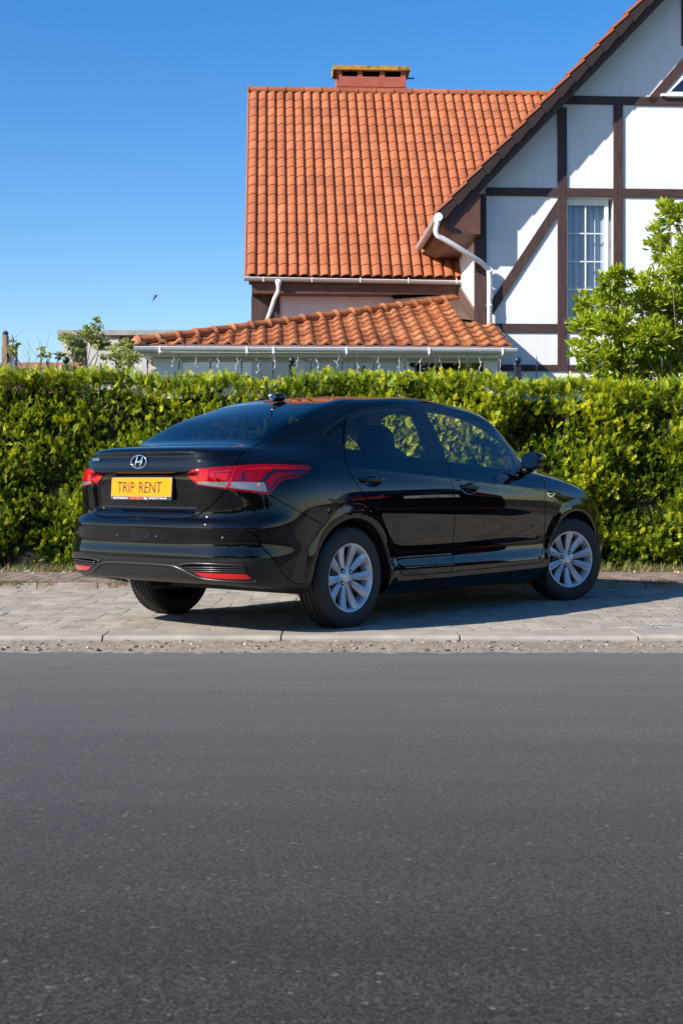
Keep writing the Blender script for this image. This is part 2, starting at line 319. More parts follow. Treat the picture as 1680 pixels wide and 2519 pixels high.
def smooth_poly(pts, closed=True, k=4, sharp=()):
    """Catmull-Rom through traced points; corners listed in sharp stay sharp"""
    P_ = np.array(pts, float); n = len(P_); out = []
    for i in range(n if closed else n-1):
        p1, p2 = P_[i], P_[(i+1) % n]
        p0 = P_[i-1] if (closed or i > 0) else p1; p3 = P_[(i+2) % n] if (closed or i < n-2) else p2
        m1 = (p2-p0)/2; m2 = (p3-p1)/2
        if i in sharp: m1 = p2-p1
        if (i+1) % n in sharp: m2 = p2-p1
        if i in sharp and (i+1) % n in sharp: out.append(p1); continue
        for j in range(k):
            t = j/k; out.append((2*t**3-3*t**2+1)*p1+(t**3-2*t**2+t)*m1+(-2*t**3+3*t**2)*p2+(t**3-t**2)*m2)
    if not closed: out.append(P_[-1])
    return np.array(out)
# traced outlines
T_LAMP = smooth_poly(fA([(75, 205), (180, 160), (340, 140), (650, 120), (860, 107), (1100, 107), (1380, 115), (1465, 120), (1498, 142), (1440, 222), (1340, 255), (1180, 290), (1120, 335), (1060, 405), (1025, 450), (800, 420), (540, 385), (370, 360), (210, 335), (140, 270)]), sharp=(0, 7, 8, 9, 14, 18))
T_GLASS = smooth_poly(fE([(200, 366), (400, 358), (560, 354), (800, 358), (945, 367), (1060, 308), (1240, 205), (1350, 150), (1388, 129), (1200, 119), (1000, 114), (850, 118), (600, 150), (200, 200)]), sharp=(0, 4, 8, 13))
T_TRUNK = smooth_poly(fC1([(300, 336), (640, 330), (1130, 336), (1010, 398), (986, 428), (970, 475), (915, 605), (880, 652), (820, 708), (765, 748), (700, 770), (600, 778), (450, 772), (200, 765), (200, 340)]), sharp=(0, 2, 3, 5, 6, 13, 14))
T_BUMP = smooth_poly(fC1([(200, 766), (450, 772), (600, 778), (700, 771), (765, 748), (820, 708), (880, 652), (915, 605), (1155, 637), (1300, 718), (1455, 803), (1500, 860), (1500, 1300), (100, 1300)]), sharp=(0, 7, 8, 10, 11, 12, 13))
T_TRIM = smooth_poly(fC1([(60, 985), (250, 990), (500, 999), (750, 1006), (1000, 1003), (1130, 992), (1185, 1015), (1245, 1092), (1300, 1138), (1370, 1145), (1500, 1146), (1500, 1300), (60, 1300)]), sharp=(0, 5, 10, 11, 12))
T_RDOOR = smooth_poly(fC2([(278, 300), (285, 385), (340, 480), (400, 570), (440, 640), (480, 720), (520, 810), (545, 888), (575, 908), (784, 893), (785, 870), (796, 700), (800, 560), (778, 440), (765, 385), (735, 300)]), sharp=(0, 1, 8, 9, 13, 15))
T_FDOOR = smooth_poly(fC2([(735, 300), (765, 385), (778, 440), (800, 560), (796, 700), (785, 870), (784, 893), (1180, 850), (1200, 830), (1216, 760), (1222, 650), (1222, 520), (1216, 462), (1150, 405), (1100, 300)]), sharp=(0, 2, 6, 12, 14))
T_DLO = smooth_poly(fG([(38, 290), (48, 266), (90, 230), (150, 190), (240, 145), (350, 112), (470, 98), (600, 95), (720, 105), (850, 128), (960, 160), (1080, 218), (1180, 285), (1270, 360), (1325, 430), (1362, 545), (1140, 514), (862, 476), (745, 461), (500, 433), (300, 406), (165, 381), (100, 345)]), sharp=(0, 15, 21))
T_QG = smooth_poly(fG([(48, 288), (120, 232), (196, 188), (163, 371), (105, 338)]), sharp=(0, 2, 3))
T_RG = smooth_poly(fG([(186, 386), (208, 280), (238, 180), (300, 148), (420, 126), (612, 122), (655, 200), (745, 456), (500, 429), (300, 402)]), sharp=(0, 2, 5, 7))
T_FG = smooth_poly(fG([(712, 128), (850, 148), (960, 180), (1080, 238), (1180, 303), (1255, 365), (1295, 430), (1318, 526), (1140, 510), (862, 472), (800, 300), (750, 200)]), sharp=(0, 7, 9))
def circ(uc, R, v=.868, k=64):
    a = np.linspace(0, 2*pi, k, endpoint=False); Q = np.stack([uc+R*np.cos(a), np.full(k, -v), .305+R*np.sin(a)], -1); return car_px(Q)
sideM = (GS > 4.7) & (GS < 14.2); rearM = GS < 5.6
# arches first, in true side view
def snap_arch(uc, R):
    global GS, GR
    for it in range(2):
        Q = S_at(GS, GR); d = np.hypot(Q[..., 0]-uc, Q[..., 2]-.305)
        A = np.abs(np.gradient(d, axis=0)); B = np.abs(np.gradient(d, axis=1))
        sel = (np.abs(d-R) < .52*np.maximum(A, B)) & (GS > 4.7) & (GS < 14.2) & (GR < 12) & ~SNAP if it == 0 else sel
        s1 = GS[sel]; r1 = GR[sel]; e = 1e-3
        def f(s, r): q = S_at(s, r); return np.hypot(q[:, 0]-uc, q[:, 2]-.305)-R
        for k in range(3):
            f0 = f(s1, r1); fs = (f(s1+e, r1)-f0)/e; fr = (f(s1, r1+e)-f0)/e; g = fs**2*.3+fr**2+1e-9
            s1 = s1-f0*fs*.3/g; r1 = r1-f0*fr/g
        GS[sel] = s1; GR[sel] = np.clip(r1, 0, NR-1)
    SNAP[sel] = True
for uc in (0.0, 2.6): snap_arch(uc, ARCH_R)
snap(T_LAMP, GS < 7.5); snap(T_DLO, (GS > 4.7) & (GR > 10)); snap(T_RG, (GS > 5.5) & (GR > 12)); snap(T_FG, (GS > 5.5) & (GR > 12)); snap(T_QG, (GS > 4.7) & (GR > 12))
snap(T_GLASS, (GS < 6) & (GR > 12.6)); snap(T_TRUNK[:-8], (GS < 5.5) & (GR < 15), closed=False); snap(T_BUMP[:-4], (GS < 7) & (GR < 9), closed=False); snap(T_TRIM[:-4], (GS < 7.2) & (GR < 7), closed=False)
snap(T_RDOOR[:-4], (GS > 5.5) & (GR < 13), closed=False); snap(T_FDOOR[:-4], (GS > 8) & (GR < 14), closed=False)
BQ = S_at(GS, GR)
d1 = np.gradient(BQ, axis=0); d2 = np.gradient(BQ, axis=1)
# centre lines: use the mirrored neighbour so that the two halves shade as one
BN = np.cross(d1, d2); BN /= np.maximum(np.linalg.norm(BN, axis=-1), 1e-12)[..., None]
if BN[n_s//2, n_r//3, 1] > 0: BN = -BN
BN[0, :, 1] = 0; BN[-1, :, 1] = 0; BN[:, -1, 1] = 0; BN[:, -1, :] = BN[:, -2, :]; BN[:, -1, 1] = 0; BN /= np.maximum(np.linalg.norm(BN, axis=-1), 1e-12)[..., None]
idx = np.arange(n_s*n_r).reshape(n_s, n_r)
q = np.stack([idx[:-1, :-1], idx[1:, :-1], idx[1:, 1:], idx[:-1, 1:]], -1).reshape(-1, 4)
SN = SNAP.ravel()
k = SN[q]; d02 = k[:, 0] & k[:, 2] & ~(k[:, 1] & k[:, 3]); d13 = k[:, 1] & k[:, 3] & ~(k[:, 0] & k[:, 2])
TR = np.concatenate([q[~(d02 | d13)][:, [0, 1, 2]], q[~(d02 | d13)][:, [0, 2, 3]], q[d02][:, [0, 1, 2]], q[d02][:, [0, 2, 3]], q[d13][:, [0, 1, 3]], q[d13][:, [1, 2, 3]]])
QV = BQ.reshape(-1, 3); QN = BN.reshape(-1, 3)
fc = QV[TR].mean(1); fp = car_px(fc); fs = GS.ravel()[TR].mean(1); frr = GR.ravel()[TR].mean(1)
# orientation
nn_ = np.cross(QV[TR[:, 1]]-QV[TR[:, 0]], QV[TR[:, 2]]-QV[TR[:, 0]]); flip = (nn_*QN[TR].mean(1)).sum(1) < 0
TR[flip] = TR[flip][:, ::-1]
cls = np.zeros(len(TR), int)      # 0 body
facing = True
m = inpoly(T_BUMP, fp) & (fs < 7) & (frr < 9); cls[m] = 1
m = inpoly(T_TRUNK, fp) & (fs < 5.5) & (frr < 15); cls[m] = 2
m = inpoly(T_TRIM, fp) & (fs < 7.2) & (frr < 7); cls[m] = 3
m = inpoly(T_RDOOR, fp) & (fs > 5.5) & (frr < 13.2); cls[m] = 5
m = inpoly(T_FDOOR, fp) & (fs > 8) & (fs < 13) & (frr < 14); cls[m] = 6
m = inpoly(T_DLO, fp) & (fs > 4.7) & (fs < 13.2) & (frr > 10.2); cls[m] = 7
m = inpoly(T_QG, fp) & (fs > 4.7) & (frr > 12); cls[m] = 8
m = inpoly(T_RG, fp) & (fs > 5.5) & (frr > 12); cls[m] = 9
m = inpoly(T_FG, fp) & (fs > 5.5) & (frr > 12); cls[m] = 10
m = inpoly(T_GLASS, fp) & (fs < 6) & (frr > 12.6); cls[m] = 11
m = inpoly(T_LAMP, fp) & (fs < 7.5) & (frr > 5); cls[m] = 4
m = (fs > 12.9) & (frr > 14.4) & (frr < 18.6) & (cls == 0); cls[m] = 12
for uc in (0.0, 2.6):
    m = (np.hypot(fc[:, 0]-uc, fc[:, 2]-.305) < ARCH_R) & (fs > 4.7) & (fs < 14.2) & (np.abs(fc[:, 1]) > .5); cls[m] = -1
m = (frr < 1.0) & (fs > 6) & (fs < 13.5) & (cls == 0); cls[m] = 3
def part_from(name, sel, mat, parent, sides=(-1, 1), off=0.0, midx=None, label=None):
    """sides: -1 the right-hand half, 1 its mirror image; several sides make one mesh"""
    T = TR[sel]; u_, inv = np.unique(T, return_inverse=True); F0 = inv.reshape(-1, 3); V0 = QV[u_]+QN[u_]*off; N0 = QN[u_]
    V, F, N, MI = [], [], [], []; b = 0
    for sg in sides:
        if sg < 0: V.append(V0); F.append(F0+b); N.append(N0)
        else: V.append(V0*[1, -1, 1]); F.append(F0[:, ::-1]+b); N.append(N0*[1, -1, 1])
        if midx is not None: MI.append(midx[sel])
        b += len(V0)
    o = mesh_obj(name, np.concatenate(V), np.concatenate(F), mat, parent, True, normals=np.concatenate(N), midx=np.concatenate(MI) if MI else None)
    if label: o['label'] = label
    return o
def on_surf(pts, smask=(0, NS), rmask=(0, NR), off=0.0):
    """photo pixels -> points (and normals) on the right-hand skin"""
    ok = (GS >= smask[0]) & (GS <= smask[1]) & (GR >= rmask[0]) & (GR <= rmask[1])
    gs, gr = GS[ok], GR[ok]; PX = car_px(BQ[ok]); T = np.asarray(pts, float)
    i = np.array([np.argmin(((PX-p)**2).sum(1)) for p in T]); s1 = gs[i].copy(); r1 = gr[i].copy()
    for it in range(6):
        e = 1e-3; q0 = car_px(S_at(s1, r1)); ps = (car_px(S_at(s1+e, r1))-q0)/e; pr = (car_px(S_at(s1, r1+e))-q0)/e; D = T-q0
        det = ps[:, 0]*pr[:, 1]-ps[:, 1]*pr[:, 0]; det = np.where(np.abs(det) < 1e-2, 1e-2, det)
        s1 = np.clip(s1+np.clip((D[:, 0]*pr[:, 1]-D[:, 1]*pr[:, 0])/det, -.1, .1), smask[0], min(smask[1], NS-1)-2e-3); r1 = np.clip(r1+np.clip((ps[:, 0]*D[:, 1]-ps[:, 1]*D[:, 0])/det, -.3, .3), rmask[0], min(rmask[1], NR-1)-2e-3)
    P0 = S_at(s1, r1); n = np.cross(S_at(s1+1e-3, r1)-P0, S_at(s1, r1+1e-3)-P0); n /= np.linalg.norm(n, axis=1)[:, None]
    n[((P0-np.array([1.2, 0, .7]))*n).sum(1) < 0] *= -1
    return P0+n*off, n
def patch(name, poly, mat, parent, sides=(-1, 1), off=.005, step=5.0, thick=0, **kw):
    """a traced outline filled with fine triangles that hug the skin"""
    from mathutils.geometry import delaunay_2d_cdt
    poly = np.array(poly); pts = []
    for i in range(len(poly)):
        a, b = poly[i], poly[(i+1) % len(poly)]; n = max(1, int(np.hypot(*(b-a))/step))
        pts += [a+(b-a)*t/n for t in range(n)]
    nb = len(pts); x0, y0 = poly.min(0); x1, y1 = poly.max(0)
    gx, gy = np.meshgrid(np.arange(x0+step*.5, x1, step), np.arange(y0+step*.5, y1, step)); G = np.stack([gx.ravel(), gy.ravel()], 1); B = np.array(pts)
    if len(G):
        G = G[inpoly(poly, G)]
        if len(G): G = G[np.array([((B-g)**2).sum(1).min() > (step*.45)**2 for g in G])]
    A = np.concatenate([B, G]) if len(G) else B
    r = delaunay_2d_cdt([Vector(p) for p in A], [(i, (i+1) % nb) for i in range(nb)], [], 1, 1e-4)
    V2 = np.array([tuple(v) for v in r[0]]); F = [f for f in r[2]]
    P3, N3 = on_surf(V2, off=off, **kw); V, FF, NN = [], [], []; b = 0
    nrm = np.cross(P3[F[0][1]]-P3[F[0][0]], P3[F[0][2]]-P3[F[0][0]])
    if nrm @ N3[F[0][0]] < 0: F = [f[::-1] for f in F]
    for sg in sides:
        m = np.array([1, 1, 1]) if sg < 0 else np.array([1, -1, 1])
        V.append(P3*m); NN.append(N3*m); FF += [tuple(i+b for i in (f if sg < 0 else f[::-1])) for f in F]; b += len(P3)
    return mesh_obj(name, np.concatenate(V), FF, mat, parent, True, normals=np.concatenate(NN))
def ribbon(mb, pts, nor, width, off=.0008, mirror=False, thick=.0):
    pts = np.array(pts); n = len(pts); V = []
    for i in range(n):
        d = pts[min(i+1, n-1)]-pts[max(i-1, 0)]; d /= np.linalg.norm(d); x = np.cross(d, nor[i]); x /= np.linalg.norm(x)
        for a in (-.5, .5): V.append(pts[i]+x*width*a+nor[i]*off)
    F = [(2*i, 2*i+1, 2*i+3, 2*i+2) for i in range(n-1)]
    if mirror: V = [np.array([p[0], -p[1], p[2]]) for p in V]; F = [f[::-1] for f in F]
    mb.add(V, F)
M_PAINT, _t, _b = newmat('black paint'); setp(_b, col=(.0022, .0025, .0032), rough=.018, spec=.5)
M_TRIM = noisemix('black plastic', (.006, .006, .007), (.010, .010, .011), 90, rough=.42, bump=.12, bscale=700, dist=.0006)
M_SATIN = plain('satin black', (.006, .006, .007), .28)
M_GAP = plain('gap', (.0008, .0008, .0008), .9, spec=.0)
M_GLASS = glassmat('side glass', (.93, .96, .94), ior=1.5)
M_RGLASS = glassmat('rear glass', (.10, .11, .12), ior=1.52)
M_QGLASS = glassmat('quarter glass', (.02, .022, .024), ior=1.5)
M_RUBBER = noisemix('tyre rubber', (.012, .012, .012), (.022, .021, .02), 30, rough=.75, bump=.2, bscale=300, dist=.001)
M_INNER = plain('interior cloth', (.022, .022, .024), .9)
M_LINER = plain('headliner', (.16, .16, .15), .9)
M_RED = plain('lamp red', (.20, .001, .008), .05, spec=.4)
M_RED2 = plain('lamp bright red', (.40, .004, .006), .06, spec=.4)
M_REDD = plain('lamp dark', (.018, .002, .006), .12, coat=1, coatr=.03)
M_CLEAR = plain('lamp clear', (.22, .22, .24), .12, coat=1, coatr=.03, metal=.4)
M_AMBER = plain('lamp amber', (.7, .25, .05), .2, coat=1)
M_CHROME = plain('chrome', (.75, .76, .78), .12, metal=1)
M_SILVER = noisemix('wheel silver', (.52, .53, .55), (.62, .63, .65), 12, rough=.28, metal=.35, coat=.4, coatr=.1)
M_DARKM = plain('dark metal', (.03, .03, .032), .5, metal=.5)
M_YELLOW = plain('plate yellow', (.70, .245, .0), .55, spec=.2)
M_BLACKT = plain('plate black', (.012, .012, .012), .4)
M_WHITET = plain('print white', (.8, .8, .8), .5)
M_ORANGET = plain('print orange', (.75, .12, .03), .5)

car = thing('car', 'black saloon car with yellow rear plate parked on the grey pavers before the hedge', 'car', (CAR_X, CAR_Y, 0), CAR_TH)
body = part_from('body', cls == 0, M_PAINT, car, (-1, 1))
part_from('rear_bumper', cls == 1, M_PAINT, car, (-1, 1))
part_from('boot_lid', cls == 2, M_PAINT, car, (-1, 1))
part_from('lower_trim', cls == 3, M_TRIM, car, (-1, 1))
doors = {}
for sg in (-1, 1):
    doors['r', sg] = part_from('door', cls == 5, M_PAINT, car, (sg,))
    doors['f', sg] = part_from('door', cls == 6, M_PAINT, car, (sg,))
    part_from('window_frame', cls == 7, M_SATIN, car, (sg,), off=0)
    part_from('quarter_window', cls == 8, M_QGLASS, car, (sg,), off=.0)
    part_from('side_window', cls == 9, M_GLASS, car, (sg,), off=0)
    part_from('side_window', cls == 10, M_GLASS, car, (sg,), off=0)
part_from('rear_window', cls == 11, M_RGLASS, car, (-1, 1), off=-.001)
part_from('windscreen', cls == 12, M_GLASS, car, (-1, 1))
# tail lamps: pattern zones traced on the lens
L_CLEAR = fA([(205, 298), (450, 303), (560, 303), (740, 306), (965, 308), (985, 350), (1003, 418), (800, 394), (545, 366), (380, 349), (235, 328)])
L_DARK1 = smooth_poly(fA([(1060, 165), (1350, 168), (1450, 168), (1440, 205), (1330, 225), (1160, 262), (1090, 318), (1040, 390), (1020, 420), (985, 350), (960, 305), (600, 290), (700, 270), (720, 200), (760, 185), (1030, 190), (1060, 165)]), sharp=(0, 3, 8, 11))
L_RA = smooth_poly(fA([(1120, 200), (1360, 205), (1250, 225), (1150, 250), (1085, 300), (1020, 385), (985, 300), (1040, 235)]), sharp=(0, 1, 5, 6))
L_RB = smooth_poly(fA([(745, 215), (790, 190), (1005, 190), (975, 240), (930, 285), (780, 295), (750, 255)]), sharp=(2, 4))
L_BAR = fA([(960, 140), (1060, 142), (1440, 150), (1445, 163), (1060, 160), (1050, 168), (760, 168), (720, 160)])
L_B2 = smooth_poly(fA([(360, 185), (600, 165), (570, 210), (545, 283), (400, 290), (360, 240)]), sharp=(0, 1, 3))
L_B3 = smooth_poly(fA([(430, 205), (570, 195), (545, 270), (480, 283), (430, 250)]), sharp=(1,))
L_D3 = smooth_poly(fA([(415, 200), (585, 188), (580, 198), (432, 208), (425, 240), (470, 283), (440, 290), (410, 240)]))
L_SEAM = fA([(638, 140), (655, 140), (572, 365), (545, 365), (570, 300)])
L_TIP = smooth_poly(fA([(90, 205), (180, 170), (330, 155), (340, 200), (340, 285), (190, 290)]), sharp=(0, 2, 4))
L_AMB = fA([(885, 320), (918, 320), (922, 350), (890, 350)])
for sg in (-1, 1):
    lamp = part_from('tail_lamp', cls == 4, M_RED, car, (sg,), off=.004)
    for nm, poly, mt, of in (('reflector', L_TIP, M_RED2, .0046), ('lamp_bezel', L_DARK1, M_REDD, .0046), ('light_bar', L_RA, M_RED, .0052), ('light_bar', L_RB, M_RED, .0052), ('light_bar', L_BAR, M_RED2, .0056), ('reflector', L_B2, M_RED2, .0049), ('lamp_bezel', L_D3, M_REDD, .0053), ('reversing_lens', L_CLEAR, M_CLEAR, .0058), ('bulb', L_AMB, M_AMBER, .0064), ('lens_edge', L_SEAM, M_RED2, .0066)):
        patch(nm, poly, mt, lamp, (sg,), of, smask=(1, 7.8), rmask=(5, 13))
# dark joints between panels
mb = MB()
def joint(pts, width, smask=(0, NS), rmask=(0, NR), sides=(-1, 1), off=.0009):
    d = [0]
    P_, N_ = on_surf(pts, smask, rmask)
    for sg in sides: ribbon(mb, P_, N_, width, off, mirror=(sg > 0))
joint(smooth_poly(fC1([(1125, 337), (1010, 398), (986, 428), (970, 473)]), False, 4, sharp=(1, 2)), .005, (0, 5.5), (8, 15))
joint(smooth_poly(fC1([(915, 606), (880, 652), (820, 708), (765, 748), (700, 770), (600, 778), (450, 772), (440, 772)]), False), .006, (0, 5.5), (4, 9))
joint(smooth_poly(fC1([(1155, 640), (1300, 718), (1400, 775), (1455, 803)]), False), .0045, (3.5, 8), (4, 10))
joint(smooth_poly(fC1([(1185, 1015), (1245, 1092), (1300, 1138), (1372, 1145)]), False), .004, (3.5, 8), (0, 6))
joint(smooth_poly(fC2([(280, 318), (285, 385), (340, 480), (400, 570), (440, 640), (480, 720), (520, 810), (545, 888), (575, 908), (784, 893)]), False, 5, sharp=(1,)), .0045, (5.5, 10), (0, 14))
joint(smooth_poly(fC2([(763, 378), (778, 440), (800, 560), (796, 700), (785, 870), (784, 893)]), False, 5, sharp=(1,)), .0045, (8, 11), (0, 14))
joint(smooth_poly(fC2([(784, 893), (1180, 850), (1200, 830), (1216, 760), (1222, 650), (1222, 520), (1216, 462), (1180, 425)]), False, 5), .0045, (8, 13.5), (0, 14))
joint(smooth_poly(fG([(196, 176), (165, 378)]), False, 8), .005, (5, 9), (12, 19))
joint(smooth_poly(fE([(1388, 129), (1430, 112), (1568, 82), (1700, 66)]), False, 6), .004, (3, 9), (17.5, 21))
mb.build('panel_joint', M_GAP, body, fix=False)
# tracing helper for mouldings: tube that follows the skin
def trace_tube(mb, pts, r, smask=(0, NS), rmask=(0, NR), sides=(-1, 1), off=.002, n=6):
    P_, N_ = on_surf(pts, smask, rmask, off=off)
    for sg in sides: mb.tube([(p[0], p[1]*(1 if sg < 0 else -1), p[2]) for p in P_], r, n)
low = dict(smask=(0, 6.5), rmask=(0, 6))
mb = MB(); trace_tube(mb, smooth_poly(fD([(455, 170), (520, 173), (640, 182), (700, 190), (760, 215), (830, 250), (900, 272), (1060, 287), (1200, 291), (1226, 283)]), False, 4), .008, **low)
trace_tube(mb, smooth_poly(fD([(725, 184), (800, 172), (1000, 178), (1155, 190)]), False, 4), .006, **low)
mb.build('moulding', plain('moulding', (.022, .022, .023), .28), car, True)
mb = MB()
for a in ([(770, 196), (1000, 198), (1166, 203)], [(785, 209), (1000, 212), (1168, 216)], [(805, 222), (1000, 225), (1172, 228)]):
    trace_tube(mb, smooth_poly(fD(a), False, 6), .0032, **low)
mb.build('grille_slats', plain('slats', (.03, .03, .03), .25), car, True)
mb = MB(); trace_tube(mb, fD([(775, 190), (1150, 195)]), .006, off=-.003, **low)
patch('grille_recess', fD([(745, 190), (800, 180), (1150, 196), (1172, 228), (830, 224), (790, 208)]), M_GAP, car, off=.001, **low)
for sg in (-1, 1): patch('rear_reflector', smooth_poly(fD([(830, 229), (1000, 236), (1165, 240), (1203, 270), (1170, 274), (1000, 269), (900, 259)]), sharp=(0, 2, 3)), plain('reflector red', (.55, .006, .008), .25, coat=1), car, (sg,), off=.004, **low)
# side slot in the bumper corner, parking sensors
mb = MB(); P_, N_ = on_surf(smooth_poly(fC1([(1025, 838), (1085, 872), (1125, 940), (1190, 1008)]), False), smask=(3, 7), rmask=(0, 8))
for sg in (-1, 1): ribbon(mb, P_, N_, .006, .001, mirror=(sg > 0))
mb.build('bumper_slot', M_GAP, car, fix=False)
for p in ((520, 880), (897, 888)):
    P_, N_ = on_surf(fC1([p]), smask=(0, 5), rmask=(2, 8))
    for sg in (-1, 1):
        c = P_[0]*[1, (1 if sg < 0 else -1), 1]; nv = Vector(N_[0]*[1, (1 if sg < 0 else -1), 1]); R = nv.to_track_quat('Z', 'Y').to_matrix().to_4x4()
        mb = MB(); mb.lathe([(.0001, .004), (.008, .004), (.0095, .002), (.0095, -.002)], 16); mb.lathe([(.0098, .0012), (.0118, .0012), (.012, -.002)], 16)
        o = mb.build('parking_sensor', M_SATIN, car, True); o.matrix_parent_inverse = Matrix(); o.location = c; o.rotation_euler = R.to_euler()
# wheels
def tyre_prof():
    R = .311; w2 = .094; p = [(.196, -.078), (.205, -.086), (.225, -.094), (.25, -.097), (.275, -.094), (.292, -.087), (.302, -.080), (.307, -.074)]
    g = [-.052, -.018, .018, .052]; x = -.072
    p.append((R-.002, -.072))
    for c in g: p += [(R, c-.005), (R-.007, c-.004), (R-.007, c+.004), (R, c+.005)]
    p.append((R-.002, .072)); p += [(r, -y) for r, y in reversed(p[:8])]
    return p
m_tyre, t_, b_ = newmat('tyre'); setp(b_, rough=.7, col=(.016, .016, .016))
def build_wheel(name, parent):
    """axle along y, outer face towards -y"""
    mb = MB()
    mb.lathe([(.198, -.080), (.2085, -.088), (.212, -.084), (.212, -.070)], 64, 'y')                # lip
    mb.lathe([(.2085, -.0875), (.199, -.084), (.190, -.070), (.186, -.055), (.182, -.030), (.178, .02)], 64, 'y')   # barrel
    mb.lathe([(.0001, -.060), (.020, -.0595), (.030, -.057), (.036, -.054), (.058, -.050), (.068, -.044), (.070, -.03)], 40, 'y')  # hub
    for k in range(10):
        tw = (.035 if k % 2 else -.035)
        a0 = 2*pi*k/10+.16; sec = []
        for r, hw, y, h in ((.045, .012, -.052, .005), (.07, .0165, -.055, .008), (.105, .0215, -.062, .011), (.15, .026, -.071, .011), (.182, .029, -.078, .008), (.198, .030, -.083, .004)):
            a = a0+tw*(math.sin(pi*(r-.045)/.15)-.9*(r > 10)); er = Vector((cos(a), 0, sin(a))); et = Vector((-sin(a), 0, cos(a)))
            c = er*r; row = []
            for t, yy in ((-1, h+.02), (-1, h), (-.34, .0025), (.0, -.003), (.34, .0015), (1, h), (1, h+.02)):
                row.append(c+et*(hw*t)+Vector((0, y+yy, 0)))
            sec.append(row)
        V = [tuple(p) for row in sec for p in row]; m = len(sec[0])
        F = [(i*m+j, i*m+j+1, (i+1)*m+j+1, (i+1)*m+j) for i in range(len(sec)-1) for j in range(m-1)]
        mb.add(V, F)
    w = mb.build(name, M_SILVER, parent, autosm=28)
    mb = MB(); mb.lathe(tyre_prof(), 96, 'y')
    for k in range(72):                                                   # tread blocks: cross cuts on the shoulders
        a = 2*pi*k/72
        for s in (-1, 1):
            p0 = Vector((.3105*cos(a), s*.028, .3105*sin(a))); a2 = a+.035; p1 = Vector((.3085*cos(a2), s*.076, .3085*sin(a2)))
            mb.beam(p0, p1, .0035, .002, up=p0.normalized(), mi=1)
    ty = mb.build('tyre', [m_tyre, M_GAP], w, autosm=35)
    mb = MB(); mb.lathe([(.0001, -.02), (.186, -.02), (.186, .0)], 40, 'y'); mb.lathe([(.0001, -.035), (.125, -.035), (.13, -.03), (.13, -.02)], 40, 'y')
    mb.build('brake_disc', plain('brake', (.05, .05, .052), .55, metal=.6), w, True)
    for k in range(4):
        a = pi/4+k*pi/2+.0; c = (.050*cos(a), 0, .050*sin(a))
        mb = MB(); mb.lathe([(.0001, -.0585), (.0055, -.0585), (.007, -.056)], 12, 'y', 1, c); mb.lathe([(.006, -.054), (.0125, -.0525), (.0155, -.057), (.017, -.052), (.017, -.045)], 16, 'y', 0, c)
        mb.build('wheel_nut', [plain('nut seat', (.01, .01, .01), .4), M_CHROME], w, True)
    return w
w0 = build_wheel('wheel', car); w0.location = (0, -.745, .305); w0.rotation_euler = (0, .12, 0)
for (u, v, st) in ((2.6, -.745, -20), (0, .745, 0), (2.6, .745, -20)):
    w1 = copy_tree(w0, car); w1.location = (u, v, .305)
    w1.rotation_euler = (0, .4*u+.1, radians(st)) if v < 0 else (0, .3*u, radians(180+st))
# wheel housings, underbody
mb = MB()
for uc in (0, 2.6):
    for sg in (-1, 1):
        V = []; n = 28
        for i in range(n+1):
            a = radians(-4+188*i/n)
            for y in (.846, .835, .50): V.append((uc+(ARCH_R+(.001 if y > .85 else .012))*cos(a), sg*y, .305+(ARCH_R+(.001 if y > .85 else .012))*sin(a)))
        F = [(3*i+j, 3*i+j+1, 3*i+4+j, 3*i+3+j) for i in range(n) for j in range(2)]
        F.append(tuple(3*i+2 for i in range(n+1)))
        mb.add(V, F)
mb.build('wheel_housing', plain('housing', (.008, .008, .008), .9), car, fix=False)
mb = MB(); mb.box((.37, -.755, .165), (2.24, .755, .20)); mb.box((2.96, -.6, .19), (3.2, .6, .22)); mb.box((-.30, -.50, .31), (.38, .50, .34)); mb.box((2.23, -.50, .18), (2.97, .50, .22)); mb.box((-.03, -.66, .27), (.03, .66, .31))
mb.tube([(-.5, .42, .235), (.3, .35, .21), (1.2, .15, .185)], .028, 10)
for s in (-1, 1): mb.box((2.205, s*.80-.045, .13), (2.22, s*.80+.045, .36))
mb.build('underbody', plain('underbody', (.006, .006, .006), .9), car)
# cabin
up_ = frr > 9.5
part_from('headlining', (np.isin(cls, (0, 7)) & (frr > 10.5) & (fs > 4.6)), M_LINER, car, off=-.022)
part_from('door_lining', np.isin(cls, (5, 6)), M_INNER, car, off=-.05)
mb = MB()
mb.box((-.35, -.70, .22), (2.2, .70, .28)); mb.box((-.35, -.66, .28), (.0, .66, .98)); mb.box((-.50, -.62, .9), (.0, .62, 1.0))
mb.build('cabin_floor', M_INNER, car)
def soft_box(mb, c, s, tilt=0, n=5, pw=3.2):
    V = []; k = 14; m = 9
    for i in range(m):
        ph = -pi/2+pi*i/(m-1)
        for j in range(k):
            th = 2*pi*j/k
            def g(a): return math.copysign(abs(a)**(2/pw), a)
            p = Vector((s[0]*g(cos(ph))*g(cos(th)), s[1]*g(cos(ph))*g(sin(th)), s[2]*g(sin(ph))))
            p = Matrix.Rotation(tilt, 3, 'Y') @ p; V.append((c[0]+p.x, c[1]+p.y, c[2]+p.z))
    F = [(i*k+j, i*k+(j+1) % k, (i+1)*k+(j+1) % k, (i+1)*k+j) for i in range(m-1) for j in range(k)]
    mb.add(V, F)
mb = MB(); soft_box(mb, (.16, 0, .76), (.10, .64, .33), -.35); soft_box(mb, (.42, 0, .50), (.30, .64, .10)); 
mb.build('rear_seat', M_INNER, car, True)
for v in (-.37, 0, .37):
    mb = MB(); soft_box(mb, (.03, v, 1.09), (.055, .12, .075), -.2); mb.build('headrest', M_INNER, car, True)
